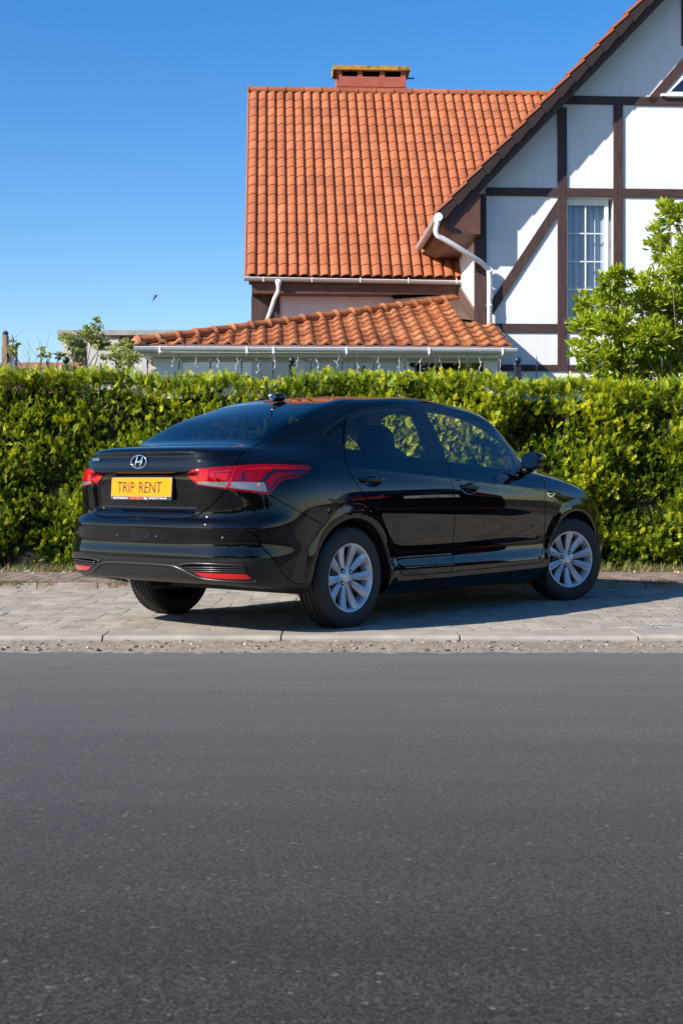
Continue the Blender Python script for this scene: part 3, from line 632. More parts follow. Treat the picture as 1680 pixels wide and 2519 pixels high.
for v in (-.36, .36):
    mb = MB(); soft_box(mb, (.98, v, .78), (.085, .25, .36), -.32); soft_box(mb, (1.25, v, .48), (.28, .25, .09)); st_ = mb.build('front_seat', M_INNER, car, True)
    mb = MB(); soft_box(mb, (.84, v, 1.15), (.065, .145, .115), -.2, pw=2.6); mb.build('headrest', M_INNER, st_, True)
mb = MB(); mb.tube([(1.62+.07*sin(a), .36+.18*cos(a), .90+.17*sin(a)) for a in np.linspace(0, 2*pi, 24, endpoint=False)], .014, 8, closed=True); mb.beam((1.62, .20, .9), (1.62, .52, .9), .03, .03); mb.build('steering_wheel', M_INNER, car, True)
mb = MB(); soft_box(mb, (1.98, 0, .86), (.28, .72, .13), 0, pw=4); mb.build('dashboard', M_INNER, car, True)
# mirrors
for sg in (-1, 1):
    mb = MB(); V = []; k = 24; secs = [(-.052, .82, .88), (-.045, .93, .95), (-.02, 1.0, 1.0), (.02, .97, .97), (.055, .80, .82), (.08, .50, .52), (.092, .10, .10)]
    for (du, a, b) in secs:
        for j in range(k):
            th = 2*pi*j/k; cx = math.copysign(abs(cos(th))**.72, cos(th)); cy = math.copysign(abs(sin(th))**.72, sin(th))
            V.append((1.925+du-.02*cx*(1 if sg > 0 else 1)*0, sg*(.912+.078*a*cx), 1.030+.062*b*cy+.006*cx))
    F = [(i*k+j, i*k+(j+1) % k, (i+1)*k+(j+1) % k, (i+1)*k+j) for i in range(len(secs)-1) for j in range(k)]; F.append(tuple(range(k))); F.append(tuple((len(secs)-1)*k+j for j in range(k)))
    mb.add(V, F); mr = mb.build('wing_mirror', M_PAINT, car, True)
    mb = MB(); mb.tube([(1.95, sg*.80, .955), (1.95, sg*.84, .962), (1.95, sg*.88, .975), (1.94, sg*.90, .985)], [.034, .03, .026, .024], 12); mb.build('mirror_arm', M_SATIN, mr, True)
    V = [(1.871, sg*(.912+.062*math.copysign(abs(cos(t))**.75, cos(t))), 1.030+.049*math.copysign(abs(sin(t))**.75, sin(t))) for t in np.linspace(0, 2*pi, 32, endpoint=False)]
    mesh_obj('mirror_glass', V, [tuple(range(32))], plain('mirror', (.75, .8, .85), .01, metal=1), mr)
# door handles
for sg in (-1, 1):
    for key, (uh, zh, sl) in (('r', (.175, .897, -.04)), ('f', (1.21, .848, -.04))):
        mb = MB(); V = []; m = 13; k = 10
        for i in range(m):
            t = i/(m-1); x = -.118+.236*t; e = sm(np.array([min(t, 1-t)/.16]))[0]; hh = .0105+.0045*math.sin(pi*t); y = .853+.030*e
            for j in range(k):
                a = 2*pi*j/k; V.append((uh+x, sg*(y+.008*cos(a)), zh-x*.04*1+hh*sin(a)+.0))
        F = [(i*k+j, i*k+(j+1) % k, (i+1)*k+(j+1) % k, (i+1)*k+j) for i in range(m-1) for j in range(k)]; F += [tuple(range(k)), tuple((m-1)*k+j for j in range(k))]
        mb.add(V, F); mb.build('door_handle', M_PAINT, doors[key, sg], True)
# aerial
mb = MB(); soft_box(mb, (.262, 0, 1.438), (.068, .028, .027), -.10, pw=2.3); mb.build('aerial_base', M_SATIN, car, True)
mb = MB()
for i in range(4): mb.lathe([(.0001, 0), (.013-.0015*i, 0), (.015-.0015*i, .004), (.013-.0015*i, .008), (.0001, .008)], 12, 'z', c=(0, 0, .008*i))
o = mb.build('aerial_collar', plain('collar', (.5, .5, .52), .3, metal=1), car, True); o.scale = (1.7, 1.7, 1.3); o.location = (.212, 0, 1.432); o.rotation_euler = (0, radians(-58), 0)
mb = MB(); mb.tube([(.175, 0, 1.452), (.09, 0, 1.60)], [.0042, .0028], 8); mb.build('aerial', M_SATIN, car, True)
# badges and number plate
def text_mesh(txt, width, height, mat, parent, origin, ex, ez, depth=.0008, name='lettering', bold=0, shear=0):
    cu = bpy.data.curves.new(name, 'FONT'); cu.body = txt; cu.size = 1; cu.extrude = 0; cu.resolution_u = 3; cu.offset = bold; cu.shear = shear
    o = bpy.data.objects.new(name, cu); COL.objects.link(o); bpy.context.view_layer.update()
    me = bpy.data.meshes.new_from_object(o.evaluated_get(bpy.context.evaluated_depsgraph_get())); bpy.data.objects.remove(o); bpy.data.curves.remove(cu)
    V = np.array([v.co[:] for v in me.vertices]); F = [tuple(p.vertices) for p in me.polygons]; bpy.data.meshes.remove(me)
    V[:, 0] = (V[:, 0]-V[:, 0].min())/(np.ptp(V[:, 0]))-.5; V[:, 1] = (V[:, 1]-V[:, 1].min())/np.ptp(V[:, 1])-.5
    ex = np.array(ex, float); ez = np.array(ez, float); n = np.cross(ex, ez)
    W = np.array(origin)+V[:, :1]*width*ex+V[:, 1:2]*height*ez+n*depth
    return mesh_obj(name, W, F, mat, parent)
EX = np.array([0, -1, 0.]); EZ = np.array([.06, 0, 1.]); EZ /= np.linalg.norm(EZ); EN = np.cross(EX, EZ)
PC = np.array([-.9365, 0, .8455])
def plate_pt(x, z, d=0): return tuple(PC+EX*x+EZ*z+EN*d)
def rrect(w, h, r, n=5):
    out = []
    for cx, cy, a0 in ((w/2-r, h/2-r, 0), (-w/2+r, h/2-r, pi/2), (-w/2+r, -h/2+r, pi), (w/2-r, -h/2+r, 1.5*pi)):
        out += [(cx+r*cos(a0+k*pi/2/n), cy+r*sin(a0+k*pi/2/n)) for k in range(n+1)]
    return out
def slab(name, poly, d0, d1, mat, parent):
    n = len(poly); V = [plate_pt(x, z, d0) for x, z in poly]+[plate_pt(x, z, d1) for x, z in poly]
    mb = MB(); mb.add(V, [tuple(range(n)), tuple(range(2*n-1, n-1, -1))]+[(i, (i+1) % n, (i+1) % n+n, i+n) for i in range(n)]); return mb.build(name, mat, parent)
plate = slab('number_plate', [(x, z) for x, z in rrect(.534, .134, .014)], -.012, .003, plain('plate frame', (.012, .012, .012), .25, coat=.5), car)
slab('plate_face', [(x, z+.0085) for x, z in rrect(.520, .112, .010)], 0, .0045, M_YELLOW, plate)
mb = MB(); mb.tube([plate_pt(x, z+.0085, .004) for x, z in rrect(.521, .113, .010)], .0018, 6, closed=True); mb.build('plate_rim', M_CHROME, plate, True)
text_mesh('TRIP', .152, .064, M_BLACKT, plate, plate_pt(-.131, .007), EX, EZ, .0052); text_mesh('RENT', .196, .064, M_BLACKT, plate, plate_pt(.081, .007), EX, EZ, .0052)
text_mesh('АВТОПРОКАТ', .135, .0105, M_WHITET, plate, plate_pt(-.178, -.0575), EX, EZ, .0036, bold=.01)
text_mesh('TRIP-RENT', .118, .0125, M_ORANGET, plate, plate_pt(-.040, -.0575), EX, EZ, .0036, bold=.02)
text_mesh('.RU', .032, .0125, M_WHITET, plate, plate_pt(.040, -.0575), EX, EZ, .0036, bold=.01)
text_mesh('8(906)737-88-08', .150, .0105, M_WHITET, plate, plate_pt(.145, -.0575), EX, EZ, .0036, bold=.01)
# oval badge with slanted H
bc = on_surf(fC1([(430, 452)]), smask=(0, 3), rmask=(8, 12))[0][0]; bc = np.array([bc[0]-.004, 0, 1.004])
mb = MB(); mb.tube([tuple(bc+EX*.066*cos(a)+EZ*.0385*sin(a)) for a in np.linspace(0, 2*pi, 40, endpoint=False)], .0042, 8, closed=True)
def stroke(p, q, w_, d=0.0): 
    P1 = Vector(bc+EX*p[0]+EZ*p[1]); Q1 = Vector(bc+EX*q[0]+EZ*q[1]); mb.beam(P1, Q1, w_, .006, up=EN)
stroke((-.030, -.027), (-.014, .032), .012); stroke((.014, -.032), (.030, .027), .012); stroke((-.024, -.004), (.024, .004), .010)
mb.build('badge', M_CHROME, car, True, bevel=.001)
_ss = np.linspace(1, 2.6, 60); _qq = S_at(_ss, np.full(60, 10.05)); _i = int(np.argmin(np.abs(np.abs(_qq[:, 1])-.42))); q_ = _qq[_i]; _tg = (_qq[_i+1]-_qq[_i-1]); _tg = np.array([-_tg[0], _tg[1], 0]); _tg /= np.linalg.norm(_tg)
text_mesh('SOLARIS', .08, .014, M_CHROME, car, (q_[0]-.004, .42, q_[2]), tuple(_tg*(1 if _tg[1] < 0 else -1)), EZ, .003, bold=.02, name='badge_lettering')
patch('side_badge', smooth_poly(fH([(583, 738), (640, 745), (697, 740), (685, 775), (640, 797), (605, 785)]), sharp=(0, 2)), M_CHROME, car, (-1, 1), .003, step=3, smask=(9, 14), rmask=(4, 12))
patch('side_badge_centre', smooth_poly(fH([(605, 750), (640, 754), (675, 751), (665, 770), (640, 782), (620, 777)])), M_BLACKT, car, (-1, 1), .0036, step=3, smask=(9, 14), rmask=(4, 12))
# ------------------------------------------------------------------ ground, road, kerb, pavement
def sheet(name, x0, y0, x1, y1, z, mat, kind='structure'):
    o = mesh_obj(name, [(x0, y0, z), (x1, y0, z), (x1, y1, z), (x0, y1, z)], [(0, 1, 2, 3)], mat); o['kind'] = kind; return o
m_lawn = noisemix('garden ground', (.05, .075, .02), (.10, .10, .045), 3, rough=.95, bump=.5, bscale=30)
sheet('ground', -500, -500, 500, 700, -.09, m_lawn)
# asphalt
M_ASPH, t_, b_ = newmat('asphalt'); N = t_.nodes; L = t_.links; setp(b_, rough=.85, spec=.25)
tc = N.new('ShaderNodeTexCoord')
def noise(sc, det=4, rough=.6, vec=None, strc=None):
    n = N.new('ShaderNodeTexNoise'); n.inputs['Scale'].default_value = sc; n.inputs['Detail'].default_value = det; n.inputs['Roughness'].default_value = rough
    if strc:
        mp = N.new('ShaderNodeMapping'); mp.inputs['Scale'].default_value = strc; L.new(tc.outputs['Object'], mp.inputs[0]); L.new(mp.outputs[0], n.inputs[0])
    else: L.new(tc.outputs['Object'], n.inputs[0])
    return n
def ramp(src, stops):
    r = N.new('ShaderNodeValToRGB'); e = r.color_ramp.elements
    while len(e) < len(stops): e.new(.5)
    for i, (p, c) in enumerate(stops): e[i].position = p; e[i].color = (*c, 1)
    L.new(src, r.inputs[0]); return r
def mixc(a, b, fac, mode='MIX', f=None):
    m = N.new('ShaderNodeMix'); m.data_type = 'RGBA'; m.blend_type = mode
    if f is None: L.new(fac, m.inputs[0])
    else: m.inputs[0].default_value = f
    for s, i in ((a, 6), (b, 7)):
        if isinstance(s, tuple): m.inputs[i].default_value = (*s, 1)
        else: L.new(s, m.inputs[i])
    return m.outputs[2]
big = noise(.9, 5, .6, strc=(.25, 1.6, 1)); fine = noise(160, 4, .75); vor = N.new('ShaderNodeTexVoronoi'); vor.inputs['Scale'].default_value = 150; L.new(tc.outputs['Object'], vor.inputs[0])
vor2 = N.new('ShaderNodeTexVoronoi'); vor2.inputs['Scale'].default_value = 95; L.new(tc.outputs['Object'], vor2.inputs[0])
c1 = ramp(vor.outputs['Color'], [(.1, (.015, .014, .013)), (.5, (.034, .0315, .030)), (.9, (.062, .058, .054)), (1, (.11, .10, .095))]).outputs[0]
c2 = mixc(c1, ramp(big.outputs[0], [(.3, (.84, .84, .85)), (.7, (1.08, 1.08, 1.08))]).outputs[0], None, 'MULTIPLY', 1.0)
sp = N.new('ShaderNodeSeparateColor'); L.new(vor2.outputs['Color'], sp.inputs[0])
strk = noise(1.2, 4, .55, strc=(.07, 2.4, 1)); c2 = mixc(c2, ramp(strk.outputs[0], [(.32, (.92, .92, .91)), (.5, (1, 1, 1)), (.68, (1.07, 1.07, 1.07))]).outputs[0], None, 'MULTIPLY', 1.0)
blot = noise(3.1, 6, .7, strc=(.8, 1.3, 1)); c2 = mixc(c2, (.022, .019, .016), ramp(blot.outputs[0], [(.66, (0, 0, 0)), (.80, (.55, .55, .55))]).outputs[0])
c3 = mixc(c2, (.30, .29, .27), ramp(sp.outputs[0], [(.992, (0, 0, 0)), (.998, (.35, .35, .35))]).outputs[0])
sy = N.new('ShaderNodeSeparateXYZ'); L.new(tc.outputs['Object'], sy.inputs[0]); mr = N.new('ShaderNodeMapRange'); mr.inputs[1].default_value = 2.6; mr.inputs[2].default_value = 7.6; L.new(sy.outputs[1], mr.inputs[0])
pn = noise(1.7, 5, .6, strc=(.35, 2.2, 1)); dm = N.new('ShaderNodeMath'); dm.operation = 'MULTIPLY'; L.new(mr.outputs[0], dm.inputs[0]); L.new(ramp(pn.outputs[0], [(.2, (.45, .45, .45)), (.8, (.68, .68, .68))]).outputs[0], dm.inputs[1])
c3 = mixc(c3, (.19, .178, .168), dm.outputs[0])          # paler towards the kerb: grazing sheen of the road painted into its colour
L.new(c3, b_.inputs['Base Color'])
bp = N.new('ShaderNodeBump'); bp.inputs['Distance'].default_value = .002; bp.inputs['Strength'].default_value = .5; L.new(vor.outputs['Distance'], bp.inputs['Height'])
bp.invert = True
bp2 = N.new('ShaderNodeBump'); bp2.inputs['Distance'].default_value = .003; bp2.inputs['Strength'].default_value = .6; L.new(fine.outputs[0], bp2.inputs['Height']); L.new(bp.outputs[0], bp2.inputs['Normal'])
bp3 = N.new('ShaderNodeBump'); bp3.inputs['Distance'].default_value = .006; bp3.inputs['Strength'].default_value = .25; nz = noise(6, 5, .6); L.new(nz.outputs[0], bp3.inputs['Height']); L.new(bp2.outputs[0], bp3.inputs['Normal'])
L.new(bp3.outputs[0], b_.inputs['Normal'])
ys = np.concatenate([[-14], np.linspace(-13, 7.6, 8), [7.83]]); xs = np.concatenate([[-60], np.linspace(-8, 10, 361), [60]])
V = [(x, y+(.020*math.sin(x*3.1)+.012*math.sin(x*9.7+1)+.006*math.sin(x*31) if j == len(ys)-1 else 0), -.05) for x in xs for j, y in enumerate(ys)]
ny = len(ys); F = [(i*ny+j, (i+1)*ny+j, (i+1)*ny+j+1, i*ny+j+1) for i in range(len(xs)-1) for j in range(ny-1)]
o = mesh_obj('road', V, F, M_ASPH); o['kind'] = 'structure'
# far pavement behind the viewer and its hedge (seen in the paintwork only)
sheet('far_pavement', -60, -18, 60, -14.02, -.03, plain('far paving', (.22, .2, .18), .9))
# gravel strip
m_sand = noisemix('grit', (.19, .155, .12), (.30, .255, .205), 25, rough=.95, bump=.8, bscale=140, c3=(.20, .16, .12), s3=7, dist=.006)
gx = np.linspace(-8, 10, 400); gy = np.linspace(7.70, 8.17, 14); V = []
for x in gx:
    for j, y in enumerate(gy):
        t = (y-7.70)/.47; V.append((x, y, -.056+.028*sm(np.array([t*1.15]))[0]+(.004*math.sin(x*23+y*60)+.004*math.sin(x*61+2*y*35)+.003*rng.normal())*(1 if j > 1 else .2)))
F = [(i*14+j, (i+1)*14+j, (i+1)*14+j+1, i*14+j+1) for i in range(399) for j in range(13)]
o = mesh_obj('verge_strip', V, F, m_sand, smooth=True); o['kind'] = 'structure'
def stones(n, xr, yf, zf, smin, smax, mats, name):
    ico = bmesh.new(); bmesh.ops.create_icosphere(ico, subdivisions=1, radius=1); iv = np.array([v.co[:] for v in ico.verts]); fi = np.array([[v.index for v in f.verts] for f in ico.faces]); ico.free()
    X = rng.uniform(*xr, n); Y = yf(n); S = smin+(smax-smin)*rng.random(n)**4
    D = iv[None]*(1+.35*rng.normal(size=(n, len(iv), 1))*.6)*np.stack([S*rng.uniform(.8, 1.4, n), S*rng.uniform(.8, 1.3, n), S*rng.uniform(.5, .9, n)], 1)[:, None]
    an = rng.uniform(0, 2*pi, n); c, s = np.cos(an), np.sin(an); R = np.stack([np.stack([c, -s, 0*c], 1), np.stack([s, c, 0*c], 1), np.stack([0*c, 0*c, 1+0*c], 1)], 1)
    D = np.einsum('nij,nkj->nki', R, D); D[:, :, 0] += X[:, None]; D[:, :, 1] += Y[:, None]; D[:, :, 2] += (zf(X, Y)+S*.25)[:, None]
    V = D[:, fi].reshape(-1, 3); t = np.repeat(rng.random(n), len(fi)*3)
    o = fast_mesh(name, V, 3, mats, tint=t); o['kind'] = 'stuff'; return o
def tintmat(name, stops, rough=.85, bump=None, trans=0, spec=.5, nscale=None, namt=.0):
    m, t, b = newmat(name); N_ = t.nodes; L_ = t.links; setp(b, rough=rough, spec=spec)
    at = N_.new('ShaderNodeAttribute'); at.attribute_name = 'tint'; r = N_.new('ShaderNodeValToRGB'); e = r.color_ramp.elements
    while len(e) < len(stops): e.new(.5)
    for i, (p, c) in enumerate(stops): e[i].position = p; e[i].color = (*c, 1)
    L_.new(at.outputs['Fac'], r.inputs[0]); out = r.outputs[0]
    if nscale:
        tc_ = N_.new('ShaderNodeTexCoord'); n = N_.new('ShaderNodeTexNoise'); n.inputs['Scale'].default_value = nscale; n.inputs['Detail'].default_value = 5; L_.new(tc_.outputs['Object'], n.inputs[0])
        r2 = N_.new('ShaderNodeValToRGB'); r2.color_ramp.elements[0].position = .3; r2.color_ramp.elements[1].position = .7; a = 1-namt; r2.color_ramp.elements[0].color = (a, a, a, 1); r2.color_ramp.elements[1].color = (1+namt*.4,)*3+(1,)
        L_.new(n.outputs[0], r2.inputs[0]); mx = N_.new('ShaderNodeMix'); mx.data_type = 'RGBA'; mx.blend_type = 'MULTIPLY'; mx.inputs[0].default_value = 1; L_.new(out, mx.inputs[6]); L_.new(r2.outputs[0], mx.inputs[7]); out = mx.outputs[2]
        if bump:
            bb = N_.new('ShaderNodeBump'); bb.inputs['Distance'].default_value = bump; bb.inputs['Strength'].default_value = .6; n2 = N_.new('ShaderNodeTexNoise'); n2.inputs['Scale'].default_value = nscale*8; n2.inputs['Detail'].default_value = 4; L_.new(tc_.outputs['Object'], n2.inputs[0]); L_.new(n2.outputs[0], bb.inputs['Height']); L_.new(bb.outputs[0], b.inputs['Normal'])
    L_.new(out, b.inputs['Base Color'])
    if trans:
        tl = N_.new('ShaderNodeBsdfTranslucent'); L_.new(out, tl.inputs[0]); ms = N_.new('ShaderNodeMixShader'); ms.inputs[0].default_value = trans
        L_.new(b.outputs[0], ms.inputs[1]); L_.new(tl.outputs[0], ms.inputs[2]); L_.new(ms.outputs[0], N_['Material Output'].inputs[0])
    return m
m_stone = tintmat('stones', [(0, (.10, .075, .055)), (.4, (.20, .16, .125)), (.75, (.28, .24, .20)), (.92, (.30, .19, .13)), (1, (.42, .40, .37))])
stones(3000, (-3.2, 3.6), lambda n: np.clip(8.03+.09*rng.normal(size=n), 7.80, 8.155), lambda x, y: -.052+.022*np.clip((y-7.75)/.4, 0, 1), .002, .015, m_stone, 'gravel')
# kerb: cast blocks with open joints
m_kerb = noisemix('kerb concrete', (.265, .235, .195), (.36, .32, .27), 5, rough=.9, bump=.5, bscale=220, c3=(.27, .24, .21), s3=3, dist=.003)
jx = [(253-840)/3500*8.16+1.024*k for k in range(-24, 26)]; mb = MB()
for i in range(len(jx)-1):
    a, b = jx[i]+.004, jx[i+1]-.004; dz = rng.normal()*.002; dy = rng.normal()*.004
    mb.prism([(8.155+dy, -.09), (8.155+dy, -.014+dz), (8.178+dy, dz+.004), (8.440, dz+.004), (8.440, -.09)], a, b, 'x')
o = mb.build('kerb', m_kerb, bevel=.004); o['kind'] = 'structure'
# interlocking pavers, each one a stone with its own tint
sheet('paving_bed', -60, 8.44, 60, 11.74, -.012, noisemix('joint sand', (.20, .17, .14), (.30, .27, .23), 40, rough=1))
def pavers(name, x0, x1, y0, y1, z, w, l, mat, zig=.012):
    cols = int((x1-x0)/w); V = []; T = []
    g = .0010
    def edge(y): 
        t = (y/(l/2)) % 1.0; return zig*(4*abs(t-.5)-1)
    for i in range(cols):
        y = y0-l*(0.5 if i % 2 else 0)
        while y < y1:
            ya, yb = max(y, y0), min(y+l, y1); y += l
            if yb-ya < .03: continue
            xa = x0+i*w; tint = rng.random(); h = z+rng.normal()*.0012; tx, ty = rng.normal(size=2)*.004
            yy = [ya+g]+[v for v in (np.ceil(ya/(l/4))*l/4+k*l/4 for k in range(6)) if ya+g+.004 < v < yb-g-.004]+[yb-g]
            Lp = [(xa+g+edge(v), v) for v in yy]; Rp = [(xa+w-g+edge(v), v) for v in yy]
            def P3(p, ins, dz):
                cx, cy = xa+w/2, (ya+yb)/2; x_ = p[0]+(ins if p[0] < cx+edge(p[1]) else -ins); y_ = p[1]+(ins if p[1] < cy else -ins)*(1 if (p[1] in (yy[0], yy[-1])) else 0)
                return (x_, y_, h+dz+tx*(x_-cx)+ty*(y_-cy))
            for k in range(len(yy)-1):
                V += [P3(Lp[k], .004, 0), P3(Rp[k], .004, 0), P3(Rp[k+1], .004, 0), P3(Lp[k+1], .004, 0)]
                V += [P3(Lp[k], 0, -.0022), P3(Lp[k], .004, 0), P3(Lp[k+1], .004, 0), P3(Lp[k+1], 0, -.0022)]
                V += [P3(Rp[k], .004, 0), P3(Rp[k], 0, -.0022), P3(Rp[k+1], 0, -.0022), P3(Rp[k+1], .004, 0)]; T += [tint]*12
            V += [P3(Lp[0], 0, -.0022), P3(Rp[0], 0, -.0022), P3(Rp[0], .004, 0), P3(Lp[0], .004, 0)]
            V += [P3(Lp[-1], .004, 0), P3(Rp[-1], .004, 0), P3(Rp[-1], 0, -.0022), P3(Lp[-1], 0, -.0022)]; T += [tint]*8
    o = fast_mesh(name, np.array(V), 4, mat, tint=np.array(T)); o['kind'] = 'structure'; return o
m_pav = tintmat('pavers', [(0, (.29, .25, .203)), (.5, (.34, .295, .24)), (1, (.38, .332, .272))], .88, bump=.0015, nscale=4, namt=.22)
pavers('pavement', -9, 12, 8.443, 11.70, 0.0, .1125, .225, m_pav)
m_brown = tintmat('brown pavers', [(0, (.17, .115, .09)), (.5, (.22, .155, .125)), (1, (.28, .20, .165))], .9, bump=.0015, nscale=5, namt=.3)
mb = MB()
for k in range(-20, 26): mb.box((k*.5+.003, 11.705, -.05), (k*.5+.497, 11.765, .045+.002*rng.normal()))
o = mb.build('edging', noisemix('edging', (.25, .20, .17), (.36, .31, .27), 6, rough=.9, bump=.4, bscale=100), bevel=.004); o['kind'] = 'structure'
sheet('walk_bed', -60, 11.76, 60, 13.5, .02, plain('walk sand', (.16, .12, .09), 1))
pavers('walkway', -9, 12, 11.768, 13.25, .036, .1, .2, m_brown, zig=0)
# soil and litter under the hedge, weeds in the joints
sheet('soil', -60, 13.25, 60, 15.6, .034, noisemix('soil', (.05, .035, .022), (.13, .09, .05), 14, rough=1, bump=.8, bscale=60))
def tufts(name, n, xr, yf, z, hmin, hmax, mat, dry=0.5, clump=None, lean=.5):
    k = 9; X = rng.uniform(*xr, n)
    if clump: 
        c = rng.uniform(*xr, clump); X = np.where(rng.random(n) < .75, c[rng.integers(0, clump, n)]+rng.normal(size=n)*.08, X)
    Y = yf(n); X = np.repeat(X, k)+rng.normal(size=n*k)*.018; Y = np.repeat(Y, k)+rng.normal(size=n*k)*.012; m = n*k
    a = rng.uniform(0, 2*pi, m); h = rng.uniform(hmin, hmax, m); ln = h*rng.uniform(.1, lean, m)*1.6; w_ = rng.uniform(.0015, .0035, m)
    px, py = -np.sin(a)*w_, np.cos(a)*w_
    b0 = np.stack([X-px, Y-py, np.full(m, z)], 1); b1 = np.stack([X+px, Y+py, np.full(m, z)], 1); tp = np.stack([X+np.cos(a)*ln, Y+np.sin(a)*ln, z+h], 1)
    V = np.stack([b0, b1, tp], 1).reshape(-1, 3); o = fast_mesh(name, V, 3, mat, tint=np.repeat(np.clip(np.repeat(rng.random(n), k)*.6+.4*rng.random(m), 0, 1), 3)); o['kind'] = 'stuff'; return o
m_weed = tintmat('weeds', [(0, (.10, .15, .02)), (.4, (.20, .22, .04)), (.6, (.36, .29, .14)), (1, (.48, .38, .22))], .8, trans=.25)
tufts('weeds', 900, (-4, 4.5), lambda n: 11.735+rng.normal(size=n)*.018, .035, .01, .05, m_weed, clump=26, lean=1.2)
tufts('dry_grass', 700, (-5, 5.5), lambda n: 13.3+np.abs(rng.normal(size=n))*.09, .036, .02, .10, m_weed, lean=1.2)
stones(900, (-4.5, 5), lambda n: 13.22+.10*rng.normal(size=n), lambda x, y: 0*x+.036, .004, .018, tintmat('litter', [(0, (.12, .07, .04)), (.6, (.34, .24, .15)), (1, (.5, .42, .32))]), 'leaf_litter')
stones(150, (-3.5, 3.5), lambda n: rng.uniform(8.5, 11.7, n), lambda x, y: 0*x+.001, .002, .006, m_stone, 'loose_grit')
tufts('joint_moss', 60, (-3.2, 3.8), lambda n: rng.uniform(8.6, 11.6, n), .0, .004, .018, m_weed, lean=1.5)
# ------------------------------------------------------------------ hedge
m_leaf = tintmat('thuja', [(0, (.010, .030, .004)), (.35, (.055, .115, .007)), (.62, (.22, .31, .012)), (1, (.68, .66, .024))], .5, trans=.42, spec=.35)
def sprays(Pn, Nn, size, tint, seed=1):
    """flat thuja fans: a midrib with five pairs of scaly leaflets. returns quads (n*11*4,3) and tints"""
    r = np.random.default_rng(seed); n = len(Pn)
    up = np.array([0, 0, 1.]); G = Nn*.65+up*.55+r.normal(size=(n, 3))*.5; G /= np.linalg.norm(G, axis=1)[:, None]
    Sd = np.cross(G, np.array([-.55, -.75, .35])+r.normal(size=(n, 3))*.65); Sd /= np.linalg.norm(Sd, axis=1)[:, None]; Nm = np.cross(G, Sd)
    L_ = size*r.uniform(.6, 1.35, n); out = []; tt = []
    def q(b, d, w_, ln, curl):
        s_ = np.cross(d, Nm); tip = b+d*ln[:, None]+Nm*(curl*ln)[:, None]; mid = b+d*(ln*.55)[:, None]+Nm*(curl*ln*.25)[:, None]
        out.append(np.stack([b, mid+s_*w_[:, None], tip, mid-s_*w_[:, None]], 1))
    q(Pn, G, L_*.045, L_*1.0, r.normal(size=n)*.12)
    tt.append(tint)
    for t, a, ll in ((.10, .80, .34), (.24, .75, .38), (.38, .72, .37), (.52, .68, .34), (.65, .62, .28), (.77, .56, .22), (.88, .5, .14)):
        for s in (-1, 1):
            an = s*(a+r.normal(size=n)*.12); d = G*np.cos(an)[:, None]+Sd*np.sin(an)[:, None]
            q(Pn+G*(L_*t)[:, None], d, L_*.042*(1.1-t*.3), L_*ll*r.uniform(.8, 1.2, n), r.normal(size=n)*.25); tt.append(np.clip(tint+t*.12+r.normal(size=n)*.05, 0, 1))
    return np.stack(out, 1).reshape(-1, 3), np.repeat(np.stack(tt, 1).reshape(-1), 4)
def fbm2(x, y, s, seed):
    r = np.random.default_rng(seed); v = 0
    for o_ in range(3):
        for k in range(5):
            a = r.uniform(0, 2*pi); f_ = s*2**o_*r.uniform(.7, 1.3); v = v+np.sin((x*cos(a)+y*sin(a))*f_+r.uniform(0, 6.28))/(2**o_)/5
    return v
HX_0, HX_1 = -9.0, 10.5
def hedge_top(x): return 1.845-.012*x+.03*np.sin(x*1.7)+.022*np.sin(x*5.3+1)
def hedge(n_front, n_side, n_top):
    x = np.concatenate([rng.uniform(-3.9, 4.2, n_front), rng.uniform(HX_0, HX_1, n_side)]); z = rng.uniform(.02, 1, len(x))*hedge_top(x)
    b = fbm2(x, z*1.2, 5.0, 5); dep = rng.random(len(x))**1.6*.16
    y = 13.54-.13*b+.05*(z > 1.5)*(z-1.5)*2+dep-.02*np.exp(-z/.15)*-3; P1 = np.stack([x, y, z], 1); N1 = np.tile([0, -1, .1], (len(x), 1))
    xt = rng.uniform(HX_0, HX_1, n_top); yt = rng.uniform(13.45, 14.45, n_top); zt = hedge_top(xt)+.05*fbm2(xt, yt, 6, 9)-rng.random(n_top)**2*.10; P2 = np.stack([xt, yt, zt], 1); N2 = np.tile([0, -.25, .8], (n_top, 1))
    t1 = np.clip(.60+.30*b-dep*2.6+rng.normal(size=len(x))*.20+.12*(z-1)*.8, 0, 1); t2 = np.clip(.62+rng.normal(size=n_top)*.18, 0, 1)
    hole = fbm2(x, z, 11, 77)+.5*fbm2(x, z, 23, 78); kp = (rng.random(len(x)) < np.clip(1.0+2.2*(hole+.18)+np.clip(z-1.35, 0, 1)*3, .15, 1)); P1, N1, t1 = P1[kp], N1[kp], t1[kp]
    dead = (fbm2(P1[:, 0], P1[:, 2], 4, 91) > .62) & (P1[:, 2] < .9); t1[dead] *= .35
    return np.concatenate([P1, P2]), np.concatenate([N1, N2]), np.concatenate([t1, t2])
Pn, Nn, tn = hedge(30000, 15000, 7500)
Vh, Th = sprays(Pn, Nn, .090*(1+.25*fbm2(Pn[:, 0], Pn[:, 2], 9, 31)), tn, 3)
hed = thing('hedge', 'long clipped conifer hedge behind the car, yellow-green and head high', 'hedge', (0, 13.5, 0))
o = fast_mesh('foliage', Vh-np.array([0, 13.5, 0]), 4, m_leaf, hed, tint=Th)
